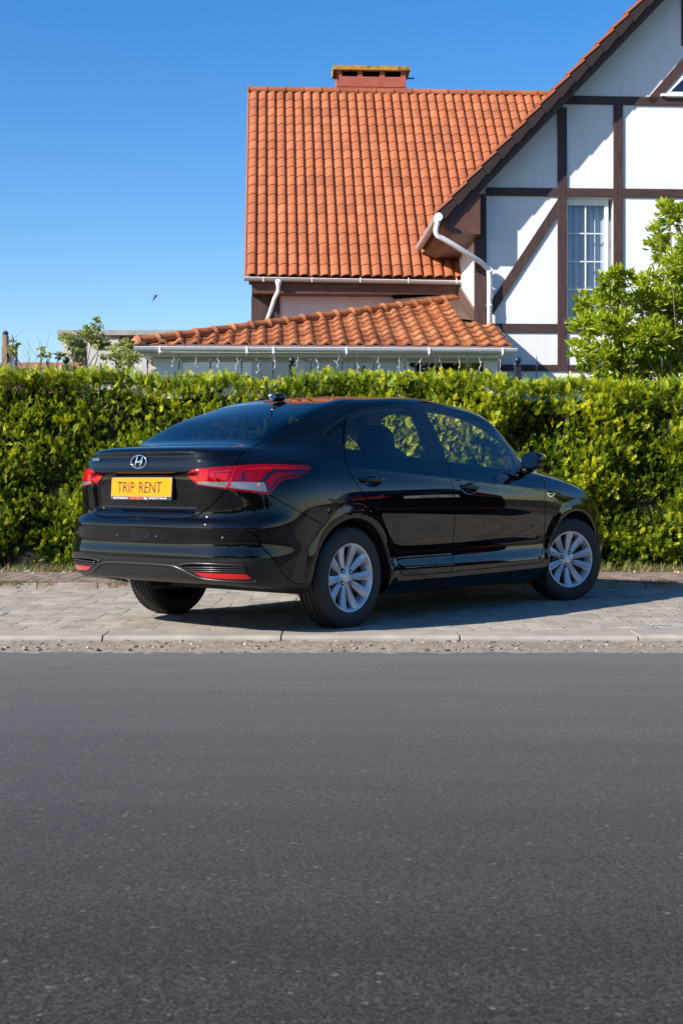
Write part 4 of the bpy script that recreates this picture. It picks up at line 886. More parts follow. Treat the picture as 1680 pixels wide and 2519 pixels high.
# twiggy inside
nx, nz = 300, 24; V = []
for i in range(nx):
    x = HX_0+(HX_1-HX_0)*i/(nx-1)
    for j in range(nz):
        z = hedge_top(np.array([x]))[0]*.915*j/(nz-1); V.append((x, .17+.05*math.sin(x*7+z*5)+.04*math.sin(z*11+x*3), z))
for i in range(nx):
    x = HX_0+(HX_1-HX_0)*i/(nx-1)
    for j in range(nz): V.append((x, .95, hedge_top(np.array([x]))[0]*.915*j/(nz-1)))
F = [(i*nz+j, (i+1)*nz+j, (i+1)*nz+j+1, i*nz+j+1) for i in range(nx-1) for j in range(nz-1)]+[(nx*nz+i*nz+j, nx*nz+i*nz+j+1, nx*nz+(i+1)*nz+j+1, nx*nz+(i+1)*nz+j) for i in range(nx-1) for j in range(nz-1)]
F += [(i*nz+nz-1, (i+1)*nz+nz-1, nx*nz+(i+1)*nz+nz-1, nx*nz+i*nz+nz-1) for i in range(nx-1)]
mesh_obj('branches', V, F, noisemix('hedge inside', (.006, .008, .003), (.022, .024, .008), 18, rough=1, bump=1, bscale=40, dist=.03), hed)
# ------------------------------------------------------------------ railing behind the hedge with ball posts
FY = 14.85
def fpx(px, py, Y=FY): return (px-840)/3500*Y, CAM_H+(1178-py)/3500*Y
m_iron = plain('painted iron', (.018, .019, .024), .35, coat=.3)
def fence_bay(xa, xb, n=7):
    root = thing('railing', None, 'railing', (xa, FY, 0), 0, 'railing bays between the ball-topped posts')
    mb = MB(); W = xb-xa; mb.beam((.04, 0, 1.9), (W-.04, 0, 1.9), .035, .02); mb.beam((.04, 0, .25), (W-.04, 0, .25), .035, .02); mb.build('rail', m_iron, root)
    for k in range(n):
        x = W*(k+.5)/n; mb = MB(); mb.tube([(x, 0, .1), (x, 0, 2.06)], .006, 6)
        mb.tube([(x, 0, 2.06), (x, 0, 2.075), (x, 0, 2.085), (x, 0, 2.11), (x, 0, 2.14), (x, 0, 2.20)], [.006, .011, .007, .013, .008, .001], 8); mb.build('bar', m_iron, root, True)
    return root
def fence_post(x, lab):
    root = thing('fence_post', lab, 'fence post', (x, FY, 0), 0, 'ball-topped fence posts')
    mb = MB(); mb.box((-.033, -.033, .0), (.033, .033, 2.08)); mb.box((-.040, -.040, 2.08), (.040, .040, 2.093)); mb.build('shaft', m_iron, root, bevel=.004)
    mb = MB(); mb.lathe([(.0001, 2.09), (.016, 2.095), (.016, 2.11)]+[(.036*math.sin(a), 2.142-.036*cos(a)) for a in np.linspace(.5, pi-.01, 12)], 20); mb.build('ball', m_iron, root, True)
x0_, dx_ = fpx(718, 0)[0], fpx(1273, 0)[0]-fpx(718, 0)[0]
labs = {-2: 'ball-topped fence post beyond the left edge of the view', -1: 'ball-topped fence post at the left, in front of the grey unfinished building', 0: 'ball-topped fence post under the middle of the veranda gutter', 1: 'ball-topped fence post just right of the veranda, before the gable wall', 2: 'ball-topped fence post behind the bright green tree'}
labb = {-2: 'iron railing bay at the far left, in front of the low brick wall', -1: 'iron railing bay below the left half of the veranda gutter', 0: 'iron railing bay below the right half of the veranda gutter', 1: 'iron railing bay with spear tips in front of the bright green tree'}
for k in (-1, 0, 1, 2): fence_post(x0_+dx_*k, labs[k])
for k in (-2, -1, 0, 1):
    r_ = fence_bay(x0_+dx_*k+.034, x0_+dx_*(k+1)-.034); r_['label'] = labb[k]
# ------------------------------------------------------------------ house
HO = Vector((2.217, 23.3, 0)); HA = radians(3.0)
house = thing('house', 'white half-timbered house with orange tiled roofs behind the hedge', 'house', HO, HA)
m_plas = noisemix('render white', (.71, .705, .695), (.76, .755, .745), 2.2, rough=.9, bump=.45, bscale=60, stretch=(3, 3, .6), dist=.006)
m_plas2 = noisemix('render lilac', (.62, .55, .56), (.66, .59, .60), 2.2, rough=.9, bump=.3, bscale=60, stretch=(3, 3, .6), dist=.006)
m_timb = noisemix('dark timber', (.040, .018, .015), (.075, .036, .030), 6, rough=.6, bump=.4, bscale=50, stretch=(6, 6, .5), dist=.003)
m_timh = noisemix('dark timber across', (.040, .018, .015), (.075, .036, .030), 6, rough=.6, bump=.4, bscale=50, stretch=(.5, 6, 6), dist=.003)
m_soff = noisemix('soffit board', (.085, .032, .020), (.125, .05, .030), 5, rough=.55, stretch=(1, .2, 6))
m_upvc = plain('white plastic', (.80, .80, .80), .35)
m_gut = plain('gutter', (.55, .55, .56), .35)
m_gutb = plain('gutter brown white', (.42, .36, .33), .4)
m_tile = tintmat('clay tile', [(0, (.28, .082, .032)), (.5, (.36, .112, .043)), (1, (.42, .145, .060))], .62, bump=.0015, nscale=2.5, namt=.22, spec=.35)
m_tileo = tintmat('clay tile weathered', [(0, (.26, .085, .036)), (.5, (.37, .125, .046)), (1, (.45, .185, .080))], .7, bump=.002, nscale=5, namt=.45, spec=.3)
m_wglass = glassmat('window glass', (.75, .8, .85), ior=1.6)
def tile_roof(name, O, ex, es, wid, length, tw, c, mat, parent, clip=None, amp=.034, lift=.022, ns=11, x_off=0, main=False):
    O = np.array(O, float); ex = np.array(ex, float); es = np.array(es, float); n = np.cross(ex, es); n /= np.linalg.norm(n)
    nt = int(math.ceil(wid/tw)); rows = int(math.ceil(length/c))
    t = np.linspace(0, 1, ns)
    prof = (np.where(t < .13, .0, np.where(t < .80, np.sin(pi/2*np.clip((t-.13)/.62, 0, 1))**.8, np.cos(pi/2*np.clip((t-.80)/.20, 0, 1))**.8)))*amp if main else np.where(t < .42, -.10*np.sin(pi*t/.42), np.clip(np.sin(pi*(t-.42)/.58), 0, 1)**.85)*amp
    V = []; T = []
    for r in range(rows):
        for k in range(nt):
            x = (k+x_off)*tw+t*tw; tint = np.clip(.5+rng.normal()*(.13 if main else .22), 0, 1); dj = rng.normal()*.0035; dz = rng.normal()*.0015
            s0 = r*c+dj; s1 = (r+1)*c+.012
            if clip is not None and not clip((x[0]+x[-1])/2, (s0+s1)/2): continue
            lo = O+x[:, None]*ex+s0*es+(prof+lift+dz)[:, None]*n; hi = O+x[:, None]*ex+s1*es+(prof+.001)[:, None]*n; un = lo-(lift+.006)*n+es*.004
            for a, b in ((lo, hi), (un, lo)):
                V.append(np.stack([a[:-1], a[1:], b[1:], b[:-1]], 1).reshape(-1, 3)); T.append(np.full(4*(ns-1), tint))
    o = fast_mesh(name, np.concatenate(V), 4, mat, parent, tint=np.concatenate(T)); return o
def slabp(mb, pts, thick, n, mi=0):
    n = np.array(n, float); A = [np.array(p, float) for p in pts]; m = len(A); V = [tuple(p) for p in A]+[tuple(p-n*thick) for p in A]
    mb.add(V, [tuple(range(m)), tuple(range(2*m-1, m-1, -1))]+[(i, i+m, (i+1) % m+m, (i+1) % m) for i in range(m)], mi)
# main roof
S2_ = math.sqrt(.5); EY, EZ0, RL = 1.93, 4.47, 6.24
tile_roof('roof', (-3.80, EY, EZ0), (1, 0, 0), (0, S2_, S2_), 9.2, RL, .184, .312, m_tile, house, amp=.046, lift=.017, main=True)
mb = MB(); slabp(mb, [(-3.75, EY+.03, EZ0-.02), (5.4, EY+.03, EZ0-.02), (5.4, EY+4.5, EZ0+4.45), (-3.75, EY+4.5, EZ0+4.45)], .16, (0, -S2_, S2_)); slabp(mb, [(-3.75, EY+9.0, EZ0-.02), (-3.75, EY+4.5, EZ0+4.45), (5.4, EY+4.5, EZ0+4.45), (5.4, EY+9.0, EZ0-.02)], .16, (0, S2_, S2_))
rp = mb.build('roof_deck', m_soff, house)
# ridge tiles
V = []; T = []
k_ = 0; x = -3.83
while x < 3.2:
    t = np.linspace(-.35, pi+.35, 10); tint = np.clip(.45+rng.normal()*.2, 0, 1)
    for (xa, ra), (xb, rb) in (((x, .118), (x+.03, .118)), ((x+.03, .105), (x+.385, .098)), ((x, .096), (x, .118))):
        A = np.stack([np.full(10, xa), EY+4.5+ra*np.cos(t), EZ0+4.515+ra*.85*np.sin(t)-.03], 1); B = np.stack([np.full(10, xb), EY+4.5+rb*np.cos(t), EZ0+4.515+rb*.85*np.sin(t)-.03], 1)
        V.append(np.stack([A[:-1], A[1:], B[1:], B[:-1]], 1).reshape(-1, 3)); T.append(np.full(36, tint))
    x += .375
fast_mesh('ridge_tiles', np.concatenate(V), 4, m_tile, house, tint=np.concatenate(T))
mb = MB()
for k in range(21):
    s0 = k*.312; a = np.array([-3.80, EY+s0*S2_, EZ0+s0*S2_]); b = a+np.array([0, .312*S2_, .312*S2_]); 
    mb.add([tuple(a+np.array(d)) for d in ((0, 0, .035), (-.03, 0, .035), (-.03, 0, -.12))]+[tuple(b+np.array(d)) for d in ((0, 0, .02), (-.025, 0, .02), (-.025, 0, -.13))], [(0, 1, 4, 3), (1, 2, 5, 4), (0, 2, 1)])
mb.build('verge_tiles', plain('verge clay', (.42, .13, .06), .7), house, fix=False)
# main walls, eaves box, corner post
mb = MB(); mb.box((-3.69, 2.402, 0), (0, 2.70, 4.40)); mb.box((-3.69, 2.7, 0), (-3.4, 10.2, 4.6)); 
mb.add([(-3.69, 2.45, 4.4), (-3.69, EY+4.5, 8.8), (-3.69, 10.4, 4.4), (-3.5, 2.45, 4.4), (-3.5, EY+4.5, 8.8), (-3.5, 10.4, 4.4)], [(0, 1, 2), (3, 5, 4)])
mb.build('wall', m_plas2, house)
mb = MB(); mb.box((-3.70, 1.99, 4.18), (0.0, 2.02, 4.44)); mb.box((-3.70, 2.02, 4.18), (0.0, 2.41, 4.20)); mb.build('fascia', m_soff, house)
mb = MB(); mb.box((-3.71, 2.33, 2.4), (-3.375, 2.41, 4.17)); mb.box((-3.375, 2.37, 2.4), (-3.20, 2.405, 4.17)); mb.build('corner_post', m_timb, house)
def gutter(mb, p, q, r=.062, n=10, mi=0):
    p = Vector(p); q = Vector(q); d = (q-p).normalized(); x = d.cross(Vector((0, 0, 1))).normalized(); V = []
    for e in (p, q):
        for rr in (r, r-.008):
            for k in range(n+1):
                a = pi*k/n; V.append(tuple(e+x*rr*cos(a)-Vector((0, 0, 1))*rr*math.sin(a)))
    m = n+1; F = [(k, k+1, 2*m+k+1, 2*m+k) for k in range(n)]+[(m+k+1, m+k, 3*m+k, 3*m+k+1) for k in range(n)]
    F += [(0, 2*m, 3*m, m), (n, m+n, 3*m+n, 2*m+n)]+[(k, m+k, m+k+1, k+1) for k in range(n)]+[(2*m+k, 2*m+k+1, 3*m+k+1, 3*m+k) for k in range(n)]
    F += [tuple(range(m)), tuple(range(3*m-1, 2*m-1, -1))]
    mb.add(V, F, mi)
    mb.tube([p+x*r, q+x*r], .007, 6, 1); mb.tube([p-x*r, q-x*r], .007, 6, 1)
mb = MB(); gutter(mb, (-3.83, 1.90, 4.44), (-.015, 1.90, 4.40)); 
for k in range(5): mb.box((-3.5+.85*k, 1.832, 4.36), (-3.485+.85*k, 1.838, 4.45), 1)
mb.build('gutter', [m_gutb, m_upvc], house, fix=False)
mb = MB(); mb.tube([(-3.23, 1.90, 4.40), (-3.23, 1.90, 4.33), (-3.23, 1.90, 4.30), (-3.235, 1.905, 4.20), (-3.30, 1.95, 4.08), (-3.36, 2.10, 3.90), (-3.47, 2.30, 3.62), (-3.48, 2.30, 2.8)], [.07, .05, .035, .035, .035, .035, .035, .035], 10); mb.build('downpipe', m_upvc, house, True)
# wing (gable towards the street)
def UND(x): return 5.545+1.048*x if x < 5.3 else 5.545+1.048*(10.6-x)
def wall_piece(mb, xa, xb, za, zb=None, y0=0, y1=.30):
    if zb is None: mb.prism([(xa, za), (xb, za), (xb, UND(xb)+.02), (xa, UND(xa)+.02)], y0, y1, 'y')
    else: mb.prism([(xa, za), (xb, za), (xb, zb), (xa, zb)], y0, y1, 'y')
mb = MB(); wall_piece(mb, 0, 1.469, 0); wall_piece(mb, 1.469, 2.255, 0, 3.467); wall_piece(mb, 1.469, 2.255, 5.528); wall_piece(mb, 2.255, 5.3, 0); wall_piece(mb, 5.3, 10.6, 0)
mb.box((0, .30, 0), (.3, 9, 5.3)); mb.box((10.3, .30, 0), (10.6, 9, 5.3))
mb.build('gable_wall', m_plas, house)
mb = MB()
for (xa, za, xb, zb) in ((-.014, 3.30, .150, 5.56), (1.325, 2.67, 1.478, 7.0), (2.252, 2.67, 2.406, 7.06), (3.385, 8.05, 3.55, 9.1), (5.2, 2.6, 5.4, 7.06)): mb.box((xa, -.032, za), (xb, .02, zb))
mb.box((-.030, -.034, 3.3), (-.014, .16, 5.3))
mb.build('timber_post', m_timb, house, bevel=.006)
mb = MB()
for (xa, za, xb, zb) in ((1.42, 7.058, 8, 7.195), (.15, 5.54, 1.322, 5.675), (1.481, 5.54, 2.249, 5.678), (2.409, 5.54, 8, 5.68), (.15, 3.307, 1.322, 3.446), (1.481, 3.307, 2.249, 3.446), (2.409, 3.307, 8, 3.446), (.0, 2.67, 1.322, 2.775), (1.481, 2.67, 2.249, 2.775), (2.409, 2.67, 8, 2.775)): mb.box((xa, -.030, za), (xb, .02, zb))
mb.build('timber_beam', m_timh, house, bevel=.006)
mb = MB(); mb.beam((1.40, -.006, 5.47), (.20, -.006, 3.64), .048, .145, up=(-.83, 0, .56)); mb.beam((2.86, -.006, 7.10), (4.0, -.006, 8.42), .048, .145, up=(-.7, 0, .7)); mb.build('timber_brace', m_timb, house)
mb = MB(); wall_piece(mb, 0, 10.6, 2.50, 2.58, -.05, 0); mb.build('plinth_band', m_upvc, house)
# window
wf = MB(); 
for (xa, za, xb, zb) in ((1.469, 3.49, 1.520, 5.528), (2.131, 3.49, 2.195, 5.528), (1.520, 5.42, 2.131, 5.528), (1.520, 3.49, 2.131, 3.576)): wf.box((xa, .09, za), (xb, .15, zb))
wn = wf.build('window', m_upvc, house, bevel=.006)
mb = MB(); mb.box((1.806, .098, 3.576), (1.824, .118, 5.42))
for z in (4.955, 4.491, 4.031): mb.box((1.520, .100, z-.009), (1.803, .116, z+.009)); mb.box((1.827, .100, z-.009), (2.131, .116, z+.009))
mb.build('glazing_bar', m_upvc, wn)
mesh_obj('pane', [(1.52, .125, 3.576), (2.131, .125, 3.576), (2.131, .125, 5.42), (1.52, .125, 5.42)], [(0, 1, 2, 3)], m_wglass, wn)
mb = MB(); mb.box((1.44, -.07, 3.448), (2.27, .10, 3.475)); mb.build('sill', plain('sill', (.55, .42, .2), .5), wn)
V = []; xs_ = np.linspace(1.50, 2.16, 100)
for x in xs_:
    for z in (3.55, 5.44): V.append((x, .24+.02*math.sin(x*55)+.012*math.sin(x*131), z))
mesh_obj('curtain', V, [(2*i, 2*i+2, 2*i+3, 2*i+1) for i in range(99)], plain('curtain', (.55, .58, .62), .9), wn, True)
mb = MB(); mb.box((1.35, .6, 3.3), (2.4, .62, 5.7)); mb.build('dark_room', plain('room', (.03, .035, .045), .9), wn)
# triangular window right
mb = MB(); T_ = [(3.10, 7.25), (5.3, 7.25), (5.3, 9.45)]; ti = [(3.20, 7.285), (5.27, 7.285), (5.27, 9.35)]
V = [(p[0], -.012, p[1]) for p in T_+ti]+[(p[0], .03, p[1]) for p in T_+ti]; mb.add(V, [(0, 1, 4, 3), (1, 2, 5, 4), (2, 0, 3, 5), (3, 4, 10, 9), (4, 5, 11, 10), (5, 3, 9, 11), (0, 3+0, 0+3, 6)][:6]); mb.box((3.03, -.09, 7.196), (5.3, -.032, 7.235))
tw_ = mb.build('gable_window', m_upvc, house, fix=False); mesh_obj('pane', [(p[0], -.004, p[1]) for p in ti], [(0, 1, 2)], plain('gable glass', (.01, .02, .04), .05), tw_)
# wing roof
ang = math.atan(1.048); ex = (0, -1, 0); es = (cos(ang), 0, sin(ang)); nW = (-sin(ang), 0, cos(ang))
tile_roof('roof', (-.70, 6.4, 5.118-.02), ex, es, 6.80, 8.55, .184, .345, m_tile, house)
mb = MB(); slabp(mb, [(-.62, -.385, 5.13), (5.30, -.385, 11.33), (5.30, 6.4, 11.33), (-.62, 6.4, 5.13)], .16, nW); slabp(mb, [(11.2, -.385, 5.13), (11.2, 6.4, 5.13), (5.30, 6.4, 11.33), (5.30, -.385, 11.33)], .16, (sin(ang), 0, cos(ang))); mb.build('roof_deck', m_timb, house)
mb = MB(); tints = []
for k in range(25):
    s0 = k*.345; p = Vector((-.70, -.42, 5.138))+Vector(es)*s0; q_ = Vector((-.70, -.42, 5.138))+Vector(es)*(s0+.36); nn = Vector(nW)
    A0 = p+nn*.060; B0 = q_+nn*.028; A1 = p-nn*.135; B1 = q_-nn*.105
    V = []
    for y in (-.445, -.42):
        V += [(A0.x, y, A0.z), (B0.x, y, B0.z), (B1.x, y, B1.z), (A1.x, y, A1.z)]
    mb.add(V, [(0, 3, 2, 1), (4, 5, 6, 7), (0, 1, 5, 4), (1, 2, 6, 5), (2, 3, 7, 6), (3, 0, 4, 7)], 0)
    V = [(A0.x, -.445, A0.z), (B0.x, -.445, B0.z), (B0.x, -.26, B0.z+.0), (A0.x, -.26, A0.z), ]; mb.add([tuple(Vector(v)+nn*.024+Vector((0, -.012 if j < 2 else 0, 0))) for j, v in enumerate(V)]+[tuple(Vector(v)-nn*.014+Vector((0, -.012 if j < 2 else 0, 0))) for j, v in enumerate(V)], [(0, 1, 2, 3), (7, 6, 5, 4), (0, 4, 5, 1), (3, 7, 4, 0)], 1)
mb.build('verge_tiles', [plain('verge clay dark', (.022, .009, .007), .8), plain('verge clay', (.42, .13, .06), .7)], house)
mb = MB(); mb.prism([(-.60, 4.95), (-.45, 4.85), (-.001, 4.85), (-.001, 5.52), (-.60, 5.05)], -.36, 2.35, 'y'); mb.build('eaves_box', m_soff, house)
mb = MB(); gutter(mb, (-.70, -.52, 5.10), (-.70, 2.35, 5.07)); mb.lathe([(.001, 0), (.068, 0), (.068, .02), (.001, .02)], 16, 'y', 1, (-.70, -.54, 5.09)); mb.build('gutter', [m_gutb, m_upvc], house, fix=False)
def ctube(mb, pts, r, n=12, k=6, mi=0):
    pts = smooth3(pts, k); mb.tube(pts, r, n, mi)
def smooth3(P_, k=6):
    P_ = [Vector(p) for p in P_]; out = []
    for i in range(len(P_)-1):
        p1, p2 = P_[i], P_[i+1]; p0 = P_[i-1] if i else p1; p3 = P_[i+2] if i+2 < len(P_) else p2
        for j in range(k):
            t = j/k; out.append((2*t**3-3*t**2+1)*p1+(t**3-2*t**2+t)*(p2-p0)*.5+(-2*t**3+3*t**2)*p2+(t**3-t**2)*(p3-p1)*.5)
    return out+[P_[-1]]
mb = MB(); mb.tube([(-.70, -.42, 5.07), (-.705, -.42, 4.99), (-.725, -.42, 4.92), (-.725, -.42, 4.86), (-.70, -.41, 4.81), (-.63, -.40, 4.775), (-.45, -.37, 4.68), (0.02, -.20, 4.43), (.12, -.13, 4.37), (.165, -.11, 4.32), (.185, -.105, 4.25), (.19, -.105, 4.1), (.19, -.105, 3.2)], [.055]+[.043]*12, 12); 
for z in (4.25, 3.7, 3.3): mb.tube([(.19, -.105, z), (.19, -.105, z+.05)], .048, 12); mb.box((.18, -.1, z), (.20, 0, z+.03))
mb.build('downpipe', m_upvc, house, True)
mb = MB(); mb.box((.245, -.03, 4.05), (.262, 0, 4.22)); mb.box((.245, -.03, 3.84), (.262, 0, 4.02)); mb.build('wall_clip', m_upvc, house)
# veranda
VZ, VY, VS = 2.945, -1.60, .322
va = math.atan(VS); A_ = np.array([-5.42, VY]); HT = np.array([-.06, 1.98])
def clipv(x, s):
    hx = -5.42+x; hy = VY+s*cos(va)
    if hx > .33: return False
    if hy > 0 and hx > -.09: return False
    d = HT-A_; side = d[0]*(hy-A_[1])-d[1]*(hx-A_[0]); return side < .10 and hy < 2.0
tile_roof('veranda_roof', (-5.42, VY, VZ-.03), (1, 0, 0), (0, cos(va), sin(va)), 5.78, 3.9, .248, .345, m_tileo, house, clip=clipv, amp=.048, lift=.026, ns=11)
mb = MB(); nV = (0, -sin(va), cos(va)); zv = lambda y: VZ+VS*(y-VY)-.035
slabp(mb, [(-5.42, VY, zv(VY)), (.33, VY, zv(VY)), (.33, -.001, zv(0)), (-.001, -.001, zv(0)), (-.001, HT[1], zv(HT[1]))], .05, nV)
slabp(mb, [(-5.42, VY, zv(VY)), (-.002, HT[1], zv(HT[1])), (-.002, 2.4, zv(HT[1])-.02), (-5.42, 2.4, zv(VY))], .05, (-.2, 0, .98)); mb.build('veranda_deck', plain('deck', (.20, .10, .07), .8), house)
V = []; T = []; P0 = np.array([-5.42, VY, zv(VY)+.07]); P1 = np.array([-.10, 1.95, zv(1.95)+.055]); d = (P1-P0); Lh = np.linalg.norm(d); d /= Lh; sx = np.array([-d[1], d[0], 0]); sx /= np.linalg.norm(sx); uz = np.cross(d, sx)*-1
if uz[2] < 0: uz = -uz
nh = 19; st = Lh/nh
for k in range(nh):
    t = np.linspace(-.5, pi+.5, 12); tint = np.clip(.5+rng.normal()*.2, 0, 1)
    for (a, ra), (b, rb) in (((-.01, .09), (.045, .128)), ((.045, .128), (.085, .108)), ((.085, .108), (st, .094)), ((.0, .075), (-.01, .09))):
        A = P0+d*(k*st+a)+np.cos(t)[:, None]*ra*sx+np.sin(t)[:, None]*ra*uz*.8-uz*.02; B = P0+d*(k*st+b)+np.cos(t)[:, None]*rb*sx+np.sin(t)[:, None]*rb*uz*.8-uz*.02
        V.append(np.stack([A[:-1], A[1:], B[1:], B[:-1]], 1).reshape(-1, 3)); T.append(np.full(44, tint))
fast_mesh('hip_tiles', np.concatenate(V), 4, m_tileo, house, tint=np.concatenate(T))
mb = MB(); c_ = P0+d*.06; mb.lathe([(.001, .06), (.05, .055), (.10, .02), (.125, -.03), (.11, -.06)], 18, 'z', c=tuple(c_+np.array([0, 0, -.01]))); mb.build('hip_end_cap', plain('cap clay', (.50, .19, .10), .75), house, True)
mb = MB(); mb.add([(-.04, .05, zv(.05)+.03), (-.04, 2.0, zv(2.0)+.03), (-.04, 2.0, zv(2.0)+.27), (-.04, .05, zv(.05)+.22), (-.005, .05, zv(.05)+.22), (-.005, 2.0, zv(2)+.27)], [(0, 1, 2, 3), (3, 2, 5, 4)]); mb.add([(-.04, .05, zv(.05)+.06), (-.34, .30, zv(.3)+.05), (-.34, 2.0, zv(2)+.05), (-.04, 2.0, zv(2)+.06)], [(0, 1, 2, 3)])
mb.add([(-.12, 1.9, zv(1.9)+.12), (-1.1, 1.45, zv(1.4)+.06), (-1.2, 2.38, zv(1.9)+.14), (-.05, 2.38, zv(1.98)+.30)], [(0, 1, 2, 3)]); mb.build('flashing', plain('flashing', (.13, .075, .06), .45, metal=.2), house, fix=False)
mb = MB(); gutter(mb, (-5.62, VY-.06, VZ-.065), (.36, VY-.06, VZ-.065), .060)
for x in (-5.05, -3.75, -3.35, -2.25, -1.0, .12): mb.box((x, VY-.128, VZ-.15), (x+.03, VY-.12, VZ-.05), 1); mb.tube([(x+.015, VY-.12, VZ-.14), (x+.015, VY-.06, VZ-.17)], .008, 6, 1)
mb.build('veranda_gutter', [plain('grey gutter', (.62, .66, .68), .3), m_upvc], house, fix=False)
mb = MB(); mb.box((-5.40, VY+.0, VZ-.055), (.30, VY+.03, VZ-.015)); mb.build('drip_edge', plain('drip', (.22, .13, .12), .5), house)
m_cream = plain('cream board', (.56, .56, .47), .6)
mb = MB(); mb.box((-5.35, VY+.04, VZ-.19), (.22, VY+.10, VZ-.06)); mb.box((-5.15, VY+.24, VZ-.215), (.12, VY+.40, VZ-.13)); mb.box((-5.35, VY+.10, VZ-.19), (.22, VY+.30, VZ-.17)); mb.build('veranda_fascia', m_cream, house)
mb = MB()
for xa, xb in ((-5.15, -4.72), (-2.98, -2.87), (-1.42, -1.26), (-.10, .12)): mb.box((xa, VY+.24, 0), (xb, VY+.42, VZ-.217))
mb.box((-5.15, VY+.42, 0), (-5.0, 2.35, VZ-.2)); mb.build('veranda_frame', m_upvc if False else plain('veranda white', (.70, .70, .66), .5), house)
for xa, xb in ((-4.72, -2.98), (-2.87, -1.42), (-1.26, -.10)):
    o = mesh_obj('veranda_window', [(xa, VY+.30, .5), (xb, VY+.30, .5), (xb, VY+.30, VZ-.25), (xa, VY+.30, VZ-.25)], [(0, 1, 2, 3)], glassmat('veranda glass', (.12, .15, .19), ior=1.9), house)
    mb = MB(); mb.box((xa, VY+.26, VZ-.25), (xb, VY+.34, VZ-.217)); mb.box((xa, VY+.26, .42), (xb, VY+.34, .5)); mb.build('window_frame', m_cream, o)
mb = MB(); mb.box((-5.0, .4, 0), (0, .45, 2.6)); mb.build('veranda_inside', plain('veranda inside', (.10, .11, .13), .9), house)
# chimney
m_chim = noisemix('painted brick', (.29, .075, .045), (.35, .095, .055), 8, rough=.8)
mb = MB(); cy0, cy1 = EY+4.42, EY+5.0; mb.box((-1.99, cy0, 8.6), (-.545, cy1, 9.265))
for xa, xb in ((-1.99, -1.875), (-1.55, -1.45), (-1.09, -.985), (-.655, -.545)): mb.box((xa, cy0, 9.265), (xb, cy0+.12, 9.385)); mb.box((xa, cy1-.12, 9.265), (xb, cy1, 9.385))
mb.box((-1.99, cy0-.012, 9.05), (-.545, cy0, 9.06)); ch = mb.build('chimney', m_chim, house, bevel=.004)
mb = MB(); mb.box((-1.875, cy0+.05, 9.27), (-.655, cy1-.05, 9.38)); mb.build('flue', M_GAP, ch)
mb = MB(); mb.box((-2.07, cy0-.07, 9.387), (-.46, cy1+.07, 9.475)); mb.add([(-2.07, cy0-.07, 9.387), (-2.07, cy1+.07, 9.387), (-2.07, cy0-.07, 9.26), (-2.02, cy0, 9.387)], [(0, 1, 2)]); mb.build('chimney_cap', noisemix('mossy cap', (.30, .18, .03), (.46, .26, .04), 7, rough=.95, bump=.6, bscale=60, c3=(.10, .09, .05), s3=9), ch)
mb = MB(); 
for z in (9.27, 9.01): mb.tube([(-.56, cy0+.1, z), (-.36, cy0+.1, z)], .018, 8)
mb.build('bracket', plain('bracket', (.03, .08, .18), .4), ch)
# hanging light strands under the veranda gutter
ls = MB()
for px in (332, 350, 412, 466, 522, 565, 616, 658, 712, 760, 812, 860, 912, 962, 1015, 1064, 1111, 1163, 1211, 1246):
    x = (px-840)/3500*21.65; x = (x-2.217)*1.0+.03; n = int(rng.integers(5, 9)); y = VY-.02; z = VZ-.16; pts = [(x, y, z+.03)]
    for k in range(n): pts.append((x+rng.normal()*.016, y+rng.normal()*.01, z-.04*(k+1)))
    ls.tube(pts, .003, 5)
    for k in range(1, len(pts), 2): p = Vector(pts[k]); ls.tube([p, p+Vector((rng.normal()*.02, 0, .022+rng.random()*.01))], .0035, 5)
ls.tube([(-5.4, VY-.02, VZ-.13), (.3, VY-.02, VZ-.13)], .004, 4)
lt = ls.build('string_lights', plain('white flex', (.8, .8, .8), .5), None, True, fix=False); lt.location = HO; lt.rotation_euler = (0, 0, HA)
tag(lt, 'white icicle light strands hanging under the veranda gutter', 'string lights')
# ------------------------------------------------------------------ trees, background, bird
def leaves(Pn, size, tint, seed, droop=.2, aspect=.42, dirs=None):
    r = np.random.default_rng(seed); n = len(Pn)
    d = r.normal(size=(n, 3)); d[:, 2] = d[:, 2]*.5+droop
    if dirs is not None: d = d*.7+dirs*1.2
    d /= np.linalg.norm(d, axis=1)[:, None]; s = np.cross(d, r.normal(size=(n, 3))+np.array([0, 0, 1.2])); s /= np.linalg.norm(s, axis=1)[:, None]; nm = np.cross(d, s)
    L_ = size*r.uniform(.65, 1.25, n)[:, None]; W = L_*aspect; cv = r.uniform(.05, .25, n)[:, None]*L_; fo = r.uniform(.1, .35, n)[:, None]*W
    b = Pn; m1 = Pn+d*L_*.38; m2 = Pn+d*L_*.72-nm*cv*.45; tp = Pn+d*L_-nm*cv
    q = [b, m1+s*W*.42+nm*fo, m2+s*W*.40+nm*fo*.8, tp, b, tp, m2-s*W*.40+nm*fo*.8, m1-s*W*.42+nm*fo]
    return np.stack(q, 1).reshape(-1, 3), np.repeat(np.clip(tint, 0, 1), 8)
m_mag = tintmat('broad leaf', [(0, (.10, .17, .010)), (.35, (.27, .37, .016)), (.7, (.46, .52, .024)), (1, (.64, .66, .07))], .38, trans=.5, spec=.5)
m_bark = noisemix('bark', (.10, .08, .065), (.20, .17, .14), 14, rough=.9, bump=.5, bscale=50)
